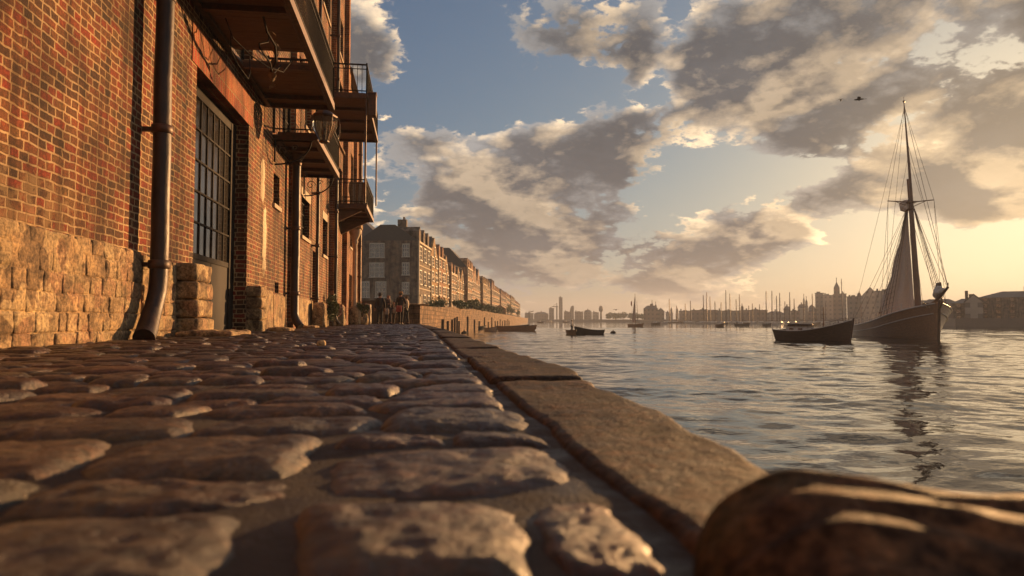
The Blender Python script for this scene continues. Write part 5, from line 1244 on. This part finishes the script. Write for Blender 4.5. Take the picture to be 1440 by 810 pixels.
# bundled canvas at the hounds and the drooping sail below it
mb = MB(); mb.stone((0,0,0), (.5,.42,.55), .4, (14,12,12), amp=.16, freq=2.6, seed=8); mb.build('bundled_topsail', M['sail'], ship, loc=(mp(H1-.8)[0]-.35,-.42,mp(H1-.8)[2]))
mb = MB(); n, m_ = 46, 22; vs = []; fs = []
for s_ in (0,1):
    for i in range(n+1):
        v = i/n; h = (H1-1.1)*(1-v)+.55*v; wdt = (.22+3.5*v**1.15)*(1+.05*math.sin(v*17)) 
        for j in range(m_+1):
            u = j/m_; p = mp(h); fold = .17*(.3+v)*math.sin(u*15+v*2.2+1.5*math.sin(v*4))+.07*math.sin(u*34+v*5)
            vs.append((p[0]-.30-u*wdt*.62+s_*.012+fold*.6, -.20-u*wdt*.72-fold*.5, p[2]-.25*math.sin(u*3.1)*v))
for s_ in (0,1):
    o_ = s_*(n+1)*(m_+1)
    for i in range(n):
        for j in range(m_): q = (o_+i*(m_+1)+j, o_+i*(m_+1)+j+1, o_+(i+1)*(m_+1)+j+1, o_+(i+1)*(m_+1)+j); fs.append(q if s_ else q[::-1])
mb.add(vs, fs, 0, True); mb.build('sail', M['sail'], ship)
bm = MB(); bm.tube([(mx-.1,0,mz+.95),(mx-3.2,-2.6,mz+.75)], [.12,.08], 8); bm.build('boom', M['spar'], ship)
# standing rigging: each stay is a part
def stay(a, b_, r=.022, sag=.0):
    mb = MB(); a = Vector(a); b_ = Vector(b_); mb.tube([a, a.lerp(b_,.5)+Vector((0,0,-sag)), b_], r, 5); mb.build('stay', M['rope'], ship)
top = mp(HT-.4); cht = mp(H1-.3)
for sgn in (1,-1):
    for k in range(5):
        t = .80-.035*k; x, w, z = f(t, 1); stay((cht[0], sgn*.12, cht[2]), (x, sgn*w, z+.1), .022)
    for k in range(2): t = .76-.07*k; x, w, z = f(t,1); stay((ch_[0]+.1, sgn*2.08, ch_[2]+.12), (x, sgn*w, z+.1), .016); 
    stay((top[0]+.15, 0, top[2]), (ch_[0]+.1, sgn*2.08, ch_[2]+.12), .016); stay((mp(16.5)[0]+.25,0,mp(16.5)[2]), (ch_[0]+.1, sgn*1.0, ch_[2]+.08), .014)
    for t in (.10,.32,.5): x, w, z = f(t,1); stay((cht[0]-.2,0,cht[2]), (x, sgn*w*.95, z+.1), .017, .2)
    x, w, z = f(.04,1); stay((top[0]+.1,0,top[2]-.4), (x, sgn*w*.9, z+.2), .015, .15)
for (h, fx, fz) in ((HT-.4,1.85,1.6),(HT-4,1.8,1.55),(H1-.3,1.75,1.4),(H1-.5,.4,.9),(H1-2.5,-.3,.3)): stay((mp(h)[0]+.2,0,mp(h)[2]), (xb+fx,0,zb+fz), .02, .1)
rt = MB()
for sgn in (1,-1):
    for k in range(16):
        fr = (k+1)/20; a = Vector((cht[0], sgn*.12, cht[2])); x1, w1, z1 = f(.80,1); x2, w2, z2 = f(.66,1); p = a.lerp(Vector((x1,sgn*w1,z1+.1)), 1-fr*.95); q = a.lerp(Vector((x2,sgn*w2,z2+.1)), 1-fr*.95); rt.tube([p,q], .012, 4)
rt.build('ratlines', M['rope'], ship)
# deck furniture
dk = f(.4,.84)[2]
mb = MB(); mb.prism([(-.95,0),(.95,0),(.9,.85),(0,.98),(-.9,.85)], -4.6, -1.6, axis='x'); dh = mb.build('deckhouse', M['hull_brown'], ship, loc=(0,0,dk))
for xx in (-4.1,-3.3,-2.5): 
    for sgn in (1,-1): mb = MB(); mb.box(xx-.2,xx+.2,sgn*.93-.03,sgn*.93+.03,.3,.62); mb.build('deckhouse_window', M['pane'], dh)
mb = MB(); mb.box(-.8,.8,-.6,.6,0,.4); mb.build('cargo_hatch', M['deck'], ship, loc=(1.0,0,dk))
mb = MB(); mb.tube([(-6.3,0,dk),(-6.3,0,dk+.9)], .06, 6)
for k in range(8): a = k*math.pi/4; mb.tube([(-6.22,0,dk+.85),(-6.22,.42*math.cos(a),dk+.85+.42*math.sin(a))], .018, 4)
mb.tube([(-6.22,.36*math.cos(a),dk+.85+.36*math.sin(a)) for a in np.linspace(0,2*math.pi,20)], .025, 5); mb.build('steering_wheel', M['spar'], ship)
for k, (px_, ln) in enumerate(((-5.2,.9),(3.2,.6))): mb = MB(); mb.lathe([(.05,0),(.26,.05),(.28,.3),(.26,.55),(.05,.6)], (px_, .7 if k else -.6, dk+.02+ (.6 if k else 0)), 12); mb.build('water_cask', M['timber'], ship)

# small sailing boat out on the river
a = Vector(WP(884, 190)); b = Vector(WP(904, 184)); c = (a+b)/2; L = (b-a).length
sb = thing('sailing_boat', 'small sailing boat with one tall grey-brown sail and a red flag in mid-river', 'sailing boat', (c.x, c.y, WZ), math.atan2(b.y-a.y, b.x-a.x))
f2 = hull_fn(L, 1.5, .9, .5, .7, .5); hull_mesh(f2, 20, 8, 6, .015, .05).build('hull', M['hull_brown'], sb); deck_mb(f2, .8, .02,.95).build('deck', M['deck'], sb)
mb = MB(); mb.tube([(-.1,0,.3),(-.25,0,9.0)], [.09,.04], 6); mb.tube([(1.0,0,.4),(.6,0,7.0)], [.05,.03], 6); mb.build('mast', M['spar'], sb)
mb = MB(); vs = []; fs = []; n = 16
for s_ in (0,1):
    for i in range(n+1):
        v = i/n; 
        for j in range(7): u = j/6; vs.append((-.2 - u*(1.75*v**.8) + .0*u, .25*math.sin(u*3)*v+.05*math.sin(u*13)+s_*.01, 8.6-7.5*v))
for s_ in (0,1):
    for i in range(n):
        for j in range(6): q0 = s_*(n+1)*7+i*7+j; q = (q0,q0+1,q0+8,q0+7); fs.append(q if s_ else q[::-1])
mb.add(vs, fs, 0, True); mb.build('sail', M['sail'], sb)
mb = MB(); 
for s_ in (0,1): pass
mb.add([(.2,.0,2.6),(1.9,.15,.7),(1.0,.5,.8),(.2,.012,2.6),(1.9,.162,.7),(1.0,.512,.8)], [(0,1,2),(5,4,3),(0,2,5,3),(0,3,4,1),(1,4,5,2)]); mb.build('jib', M['boat_white'], sb)
mb = MB(); mb.tube([(-1.65,0,.5),(-1.75,0,7.2)], .02, 5); pf = mb.build('flag_pole', M['rope'], sb); mb = MB(); mb.add([(-1.75,0,7.1),(-2.3,.08,6.9),(-2.25,-.05,6.1),(-2.0,.05,5.6),(-1.72,0,5.9)], [(0,1,2,3,4)]); 
M['red'] = simple('faded_red_cloth', (.45,.12,.09), (.3,.08,.06), 8, .8, 0); mb.add([(-1.75,.01,7.1),(-2.3,.09,6.9),(-2.25,-.04,6.1),(-2.0,.06,5.6),(-1.72,.01,5.9)], [(4,3,2,1,0)]); mb.build('flag', M['red'], pf)
for k in range(4): mb = MB(); mb.tube([(-.22,0,8.6-.3*k),((1.9,-1.6,.5,-.6)[k],(0,0,.7,-.7)[k],.6)], .012, 4); mb.build('stay', M['rope'], sb)

# moored yachts: bare masts in front of the far bank
yr = random.Random(4)
def yacht(px, d, ymast, lab, base=None, hm='boat_white'):
    x, y = WP(px, d)
    rz = yr.uniform(0, 6.28)
    root = thing('moored_yacht', lab, 'yacht', (x, y, WZ), rz, 'yachts moored off the far bank')
    L = yr.uniform(6, 10); f3 = hull_fn(L, L*.27, .95, .6, .7, .5); hull_mesh(f3, 12, 6, 3, .01, .04).build('hull', M[hm], root)
    deck_mb(f3, .9, .02, .95, 10).build('deck', M['boat_white'], root)
    H = ZP(ymast, d)-WZ; mb = MB(); mb.tube([(L*.08,0,.3),(L*.06,0,H)], [d*.0008+.03, d*.00045+.015], 5); mb.tube([(L*.08,-.7,H*.62),(L*.08,.7,H*.62)], .04, 4); mb.tube([(L*.08,0,1.6),(-L*.35,0,1.5)], .07, 5); mb.build('mast', M['iron'], root)
    mb = MB(); mb.prism([(-.7,.5),(.7,.5),(.5,1.15),(-.5,1.15)], -L*.22, L*.14, axis='x'); mb.build('cabin', M['boat_white'], root)
    mb = MB(); 
    for q in ((L*.5,0,.9),(-L*.48,0,.7)): mb.tube([(L*.06,0,H*.97), q], .018, 4)
    mb.build('rigging', M['rope'], root)
ylist = [(963,400,427),(970,360,423),(988,330,415),(995,345,411),(998,350,417),(1004,330,424),(1021,300,408),(1026,350,413),(1039,330,414),(1015,360,425),
 (1052,380,430),(1059,340,427),(1069,370,428),(1079,280,409),(1087,320,409),(1091,300,416),(1097,290,412),(1105,330,424),(1111,300,411),(1117,340,420),(1129,310,424),(1141,290,413),(1148,320,428),(1155,300,430),(1046,300,431),(1182,330,392),(1034,300,421),(950,420,430),(940,430,420),(1162,310,425)]
for i, (px, d, ym) in enumerate(ylist):
    if i == 25: lab = 'yacht whose very tall mast stands against the great stepped tower'
    elif i == 6: lab = 'yacht with the tallest mast in the left half of the moorings'
    elif i == 2: lab = 'yacht with a tall mast at the left fringe of the crowded moorings'
    elif i == 13: lab = 'yacht with the tallest mast in the right half of the moorings'
    else: lab = 'pale moored yacht with a bare mast in the crowded moorings'
    yacht(px, d+yr.uniform(-8,8), ym, lab, hm='boat_white' if i % 3 else 'hull_dark')
small = [(1012,175,10,'hull_dark','stubby dark workboat nearest to us in the middle distance'),(1043,210,20,'hull_black','long dark barge-like launch in the middle distance'),(1078,205,11,'hull_black','dark launch just left of the dense masts'),
 (922,260,12,'hull_dark','low dark boat right of the small sailing boat'),(934,300,8,'boat_white','tiny pale boat beyond the small sailing boat'),(775,520,12,'boat_white','long pale barge under the far left skyline'),(760,430,8,'hull_dark','dark lighter left of the pale barge'),(796,480,9,'hull_dark','dark lighter right of the pale barge'),
 (985,300,9,'boat_white','small white cruiser left of the dark workboat'),(1090,230,8,'boat_white','small white cruiser ahead of the planked launch'),(1058,290,9,'boat_white','small white cruiser between the dark launches'),(1000,330,8,'boat_white','faint white cruiser in the far moorings')]
for (px, d, wpx, hm, lab) in small:
    w = wpx/F*d; root, f4 = rowboat(lab, px-wpx/2, d, px+wpx/2, d-3, max(1.2, w*.26), .9, .55, .7, hm, 'small_boat', 'boat', 'small craft in the middle distance', False)
    deck_mb(f4, .85, .02,.95, 8).build('deck', M['deck'], root); L = w
    mb = MB(); mb.prism([(-.5,.4),(.5,.4),(.4,1.3),(-.4,1.3)], -L*.25, L*.05, axis='x'); mb.build('cabin', M['boat_white'], root)

# birds
def bird(px, row, d, span, lab, rz):
    x, y = WP(px, d); z = ZP(row, d); root = thing('gull', lab, 'bird', (x, y, z), rz, None)
    mb = MB(); mb.tube([(-.5,0,0),(-.3,0,.02),(0,0,.03),(.28,0,.02),(.4,0,.03),(.5,0,.0)], [.02,.07,.1,.08,.05,.01], 8)
    for s_ in (1,-1):
        h = span/2
        P = [(.18,.05,.05),(.16,.4*h,.22),(-.05,h,.06),(-.12,.75*h,.08),(-.14,.4*h,.16),(-.16,.05,.04)]
        vs = [(a, s_*b_, c) for a,b_,c in P] + [(a, s_*b_, c+.02) for a,b_,c in P]
        mb.add(vs, [(0,1,4,5),(1,2,3,4),(11,10,7,6),(10,9,8,7),(0,6,7,1),(1,7,8,2),(5,4,10,11),(4,3,9,10)])
    mb.add([(-.45,-.02,.0),(-.7,-.12,.0),(-.7,.12,.0),(-.45,.02,.0)], [(0,1,2,3)]); mb.build('body', M['dark'], root)
bird(1215, 136, 70, 1.5, 'dark gull gliding above and left of the masthead', R(150))
bird(1189, 137, 95, 1.0, 'tiny lit bird left of the larger dark gull', R(60))
bird(866, 440-4, 160, 1.6, 'distant bird low over the wooded point', R(100))
for (px, d, r_) in ((800, 135, 0),):
    pass
# ------------------------------------------------------------------ people
CL = {}
def cl(name, c):
    if name not in CL: CL[name] = cloth('cloth_'+name, c)
    return CL[name]
def skin_mesh(name, verts, edges, radii, mat, parent, sub=1):
    me = bpy.data.meshes.new(name+'_cage'); me.from_pydata(verts, edges, []); o = bpy.data.objects.new(name+'_cage', me); COL.objects.link(o)
    o.modifiers.new('skin', 'SKIN'); sk_ = me.skin_vertices[0].data
    for i, r in enumerate(radii):
        sk_[i].radius = r if isinstance(r, tuple) else (r, r); sk_[i].use_root = (i == 0)
    s_ = o.modifiers.new('sub', 'SUBSURF'); s_.levels = sub; s_.render_levels = sub
    dg = bpy.context.evaluated_depsgraph_get(); ev = o.evaluated_get(dg); m2 = bpy.data.meshes.new_from_object(ev); m2.name = name
    bpy.data.objects.remove(o, do_unlink=True); m2.materials.clear(); m2.materials.append(mat)
    for p in m2.polygons: p.use_smooth = True; p.material_index = 0
    o2 = bpy.data.objects.new(name, m2); COL.objects.link(o2); o2.parent = parent; return o2
def hand(verts, edges, radii, wrist, wi, dirv, side):
    """palm with five bent fingers, grown from the wrist vertex"""
    d = Vector(dirv).normalized(); sx = Vector((0,1,0)) - d*d.y; sx.normalize(); n = d.cross(sx)
    p0 = Vector(wrist)+d*.045; i0 = len(verts); verts.append(tuple(p0)); radii.append((.034,.02)); edges.append((wi, i0))
    for k, (off, ln) in enumerate(((-.030,.065),(-.010,.075),(.010,.07),(.029,.055))):
        a = p0 + d*.045 + sx*off; b_ = a + d*ln*.5 + n*.008*side; c = b_ + d*ln*.4 + n*.02*side
        j = len(verts); verts += [tuple(a), tuple(b_), tuple(c)]; radii += [.0095,.009,.007]; edges += [(i0,j),(j,j+1),(j+1,j+2)]
    a = p0 - sx*.03 + n*.01*side; b_ = a - sx*.02 + d*.03 + n*.015*side; j = len(verts); verts += [tuple(a), tuple(b_)]; radii += [.011,.009]; edges += [(i0,j),(j,j+1)]
def person(x, y, rz, h, lab, top, legs, hair, arms, shoes=(.02,.018,.016), skirt=None, stance=.1, scarf=None, longhair=False, hat=None, grp='people standing at the end of the quay', z=0, lean=0, coat=.0):
    root = thing('person', lab, 'person', (x, y, z), rz, grp); s = h/1.75
    S = lambda p: (p[0]*s, p[1]*s, p[2]*s)
    hip = Vector((0,0,.93)); ch = Vector((lean*.4,0,1.30)); nk = Vector((lean*.6,0,1.49)); hd = Vector((lean*.7+.015,0,1.60)); tp_ = Vector((lean*.7+.005,0,1.69))
    V_ = [hip, (hip+ch)/2, ch, nk-Vector((0,0,.05)), nk+Vector((0,0,.02)), hd-Vector((0,0,.03)), hd+Vector((0,0,.03)), tp_]
    Rd = [(.12,.15), (.11,.135), (.115,.165), (.07,.10), .05, (.078,.068), (.09,.075), (.06,.052)]
    E_ = [(i,i+1) for i in range(7)]
    feet = []
    for sg, st in ((1, stance), (-1, -stance)):
        hp = Vector((0, .085*sg, .90)); kn = Vector((st*.5+.02, .10*sg, .50)); an_ = Vector((st, .11*sg, .09)); to = Vector((st+.16, .13*sg, .03)); he = Vector((st-.04,.11*sg,.035))
        j = len(V_); V_ += [hp, kn, an_, to]; Rd += [.085,.058,.042,(.035,.03)]; E_ += [(0,j),(j,j+1),(j+1,j+2),(j+2,j+3)]; feet.append((hp,kn,an_,to,he))
    armj = []
    for sg, (el_, wr) in zip((1,-1), arms):
        sh = Vector((lean*.4, .175*sg, 1.41)); e = Vector(el_); w = Vector(wr); j = len(V_); V_ += [sh, e, w]; Rd += [.055,.042,.028]; E_ += [(2 if False else 3, j), (j,j+1), (j+1,j+2)]
        VV = [tuple(v) for v in V_]; hand(VV, E_, Rd, w, j+2, (w-e), sg); V_ = [Vector(v) for v in VV]; armj.append((sh,e,w))
    skin_mesh('body', [S(v) for v in V_], E_, [((r[0]*s, r[1]*s) if isinstance(r, tuple) else r*s) for r in Rd], M['skin'], root, 1)
    # face: nose and ears, eyes
    fm = MB(); hx = hd.x*s; hz = 1.60*s
    fm.stone((hx+.092*s,0,hz-.005), (.014,.011,.02), .01, (4,4,4), amp=0); fm.build('nose', M['skin'], root)
    for sg in (1,-1):
        e_ = MB(); e_.stone((hx, .077*sg*s, hz), (.018,.008,.03), .008, (4,3,4), amp=0); e_.build('ear', M['skin'], root)
        e_ = MB(); e_.stone((hx+.083*s, .03*sg*s, hz+.022), (.005,.011,.006), .005, (3,4,3), amp=0); e_.build('eye', M['dark'], root)
    e_ = MB(); e_.box(hx+.080*s, hx+.09*s, -.022, .022, hz-.048, hz-.042); e_.build('mouth', cl('lips', (.25,.08,.06)), root)
    # hair
    hm_ = MB(); hm_.lathe([(.02,.118),(.06,.105),(.092,.07),(.102,.02),(.098,-.03),(.085,-.07 if longhair else -.045)], (0,0,0), 14)
    for q in range(len(hm_.v)):
        vx, vy, vz = hm_.v[q]; vx2 = vx*(1.12) - .02; 
        if vz < .03 and vx > .03: vx2 = .03
        hm_.v[q] = ((vx2)*s+hx, vy*.88*s, vz*s+hz+.01)
    if longhair: hm_.tube([(hx-.07*s,0,hz+.02),(hx-.11*s,0,hz-.08),(hx-.11*s,0,hz-.24)], [.06*s,.065*s,.03*s], 8)
    hm_.build('hair', cl('hair_%s' % lab[:8], hair), root)
    if hat: 
        hb = MB(); hb.lathe([(.16,0),(.165,.012),(.10,.018),(.095,.08),(.07,.11),(.01,.115)], (hx,0,hz+.06*s), 16); hb.build('hat', cl('hat_'+lab[:8], hat), root)
    # trousers or skirt
    jv = [Vector((0,0,.97))]; jr = [(.135,.165)]; je = []
    if skirt:
        sk2 = MB(); n = 20; prof = [(.13,1.02),(.16,.95),(.19,.8),(.22,.62),(.23,.5)]
        vs = []; 
        for r, z_ in prof:
            for k in range(n): a = 2*math.pi*k/n; rr2 = r*(1+.06*math.sin(a*6)*(1.05-z_)); vs.append((rr2*math.cos(a)*s, rr2*1.1*math.sin(a)*s, z_*s))
        fs = [(i*n+k, i*n+(k+1)%n, (i+1)*n+(k+1)%n, (i+1)*n+k) for i in range(len(prof)-1) for k in range(n)]
        sk2.add(vs, fs, 0, True); sk2.build('skirt', cl('skirt_'+lab[:8], skirt), root)
    for (hp,kn,an_,to,he) in feet:
        j = len(jv); jv += [hp, kn, an_+Vector((0,0,.0))]; jr += [.1,.074,.062]; je += [(0,j),(j,j+1),(j+1,j+2)]
        sb_ = MB(); sb_.tube([S(he+Vector((-.02,0,.0))), S(he+Vector((.05,0,.02))), S(to), S(to+Vector((.05,0,-.005)))], [.038*s,.05*s,.042*s,.02*s], 8); sb_.build('shoe', cl('shoe', shoes), root)
    skin_mesh('trousers', [S(v) for v in jv], je, [((r[0]*s, r[1]*s) if isinstance(r, tuple) else r*s) for r in jr], cl('legs_'+lab[:8], legs), root, 1)
    # jacket
    kv = [Vector((0,0,.90-coat)), Vector((0,0,1.08)), ch, nk-Vector((0,0,.06))]; kr = [(.155,.185), (.14,.165), (.145,.19), (.075,.115)]; ke = [(0,1),(1,2),(2,3)]
    for (sh,e,w) in armj: j = len(kv); kv += [sh, e, e.lerp(w,.9)]; kr += [.075,.06,.047]; ke += [(3,j),(j,j+1),(j+1,j+2)]
    skin_mesh('jacket', [S(v) for v in kv], ke, [((r[0]*s, r[1]*s) if isinstance(r, tuple) else r*s) for r in kr], cl('top_'+lab[:8], top), root, 1)
    if scarf: sc_ = MB(); sc_.lathe([(.075,-.04),(.095,0),(.085,.05),(.06,.06)], (nk.x*s,0,nk.z*s), 12); sc_.tube([(nk.x*s+.09,.03,nk.z*s),(nk.x*s+.14,.05,1.25*s),(nk.x*s+.13,.05,1.1*s)], [.03,.035,.03], 6); sc_.build('scarf', cl('scarf_'+lab[:8], scarf), root)
    return root
down = [((-.02,.25,1.13),(.05,.27,.88)), ((-.02,-.25,1.13),(.05,-.27,.88))]
bent = [((.02,.26,1.13),(.22,.15,1.10)), ((.0,-.25,1.13),(.2,-.15,1.12))]
hold = [((-.02,.25,1.13),(.08,.26,.88)), ((.05,-.26,1.14),(.28,-.16,1.2))]
def bag(px, d, zc, c, lab, w=.3, h=.34, rz=0):
    x, y = WP(px, d); root = thing('bag', lab, 'bag', (x, y, zc-h/2), rz); mb = MB(); mb.stone((0,0,h/2), (w/2,.07,h/2), .05, (10,6,10), amp=.02, freq=6, seed=3); mb.build('bag_body', cl(lab[:9], c), root)
    mb = MB(); mb.tube([(-w*.3,0,h-.02),(-w*.2,0,h+.16),(w*.2,0,h+.16),(w*.3,0,h-.02)], .01, 6); mb.build('strap', cl('strap', (.05,.03,.02)), root)
x, y = WP(534.5, 37.5); person(x, y, R(95), 1.73, 'person in a long dark coat with tied-up dark hair, leftmost of the group', (.035,.03,.03), (.03,.028,.03), (.03,.018,.012), down, coat=.12, stance=.05, hat=(.03,.022,.018))
x, y = WP(546.5, 38.3); person(x, y, R(-60), 1.66, 'slim person with reddish hair and a pale scarf, second from the left', (.06,.045,.04), (.05,.045,.05), (.28,.1,.05), hold, scarf=(.5,.38,.3), longhair=True, stance=.06)
x, y = WP(554.5, 38.9); person(x, y, R(200), 1.36, 'shorter person in a pale jacket in the middle of the group', (.42,.32,.24), (.04,.035,.035), (.06,.035,.02), bent, stance=.05)
x, y = WP(563.5, 37.2); person(x, y, R(70), 1.79, 'tallest person in a black coat and orange-brown cap', (.025,.022,.025), (.022,.02,.022), (.06,.03,.015), hold, hat=(.42,.2,.06), stance=.12, coat=.1)
x, y = WP(571.5, 38.4); person(x, y, R(150), 1.62, 'rightmost person of the group, in a tan and white jacket', (.4,.3,.2), (.05,.04,.035), (.12,.07,.04), bent, stance=.08)
x, y = WP(544.0, 37.9); 
bag(543.5, 37.9, .72, (.5,.38,.28), 'pale canvas bag held between the two leftmost people', .26, .34, R(20))
bag(561.0, 36.9, .86, (.42,.1,.07), 'red shoulder bag carried by the tallest person', .30, .36, R(10))
bag(554.0, 38.55, .80, (.55,.44,.33), 'cream bag hugged by the shorter person', .30, .34, R(0))
# the boatman standing in his skiff
p = skiff.location; person(p.x, p.y, R(-30), 1.72, 'boatman in a white shirt and pale hat standing in the stubby skiff', (.72,.62,.5), (.05,.045,.05), (.08,.05,.03), hold, hat=(.75,.62,.42), grp=None, z=WZ+.13, stance=.1)
# ------------------------------------------------------------------ evening air
hz = MB(); hz.box(-2500, 2500, -2500, 2500, WZ-1.05-.6, 62); m = bpy.data.materials.new('evening_air'); m.use_nodes = True; nt3 = m.node_tree; nt3.nodes.clear()
o_ = N(nt3, 'ShaderNodeOutputMaterial'); pv = N(nt3, 'ShaderNodeVolumePrincipled'); nt3.links.new(pv.outputs[0], o_.inputs['Volume'])
pv.inputs['Color'].default_value = (.82,.88,1,1); pv.inputs['Density'].default_value = .00046; pv.inputs['Anisotropy'].default_value = .1
h_ = hz.build('haze', m); tag(h_, kind='stuff')
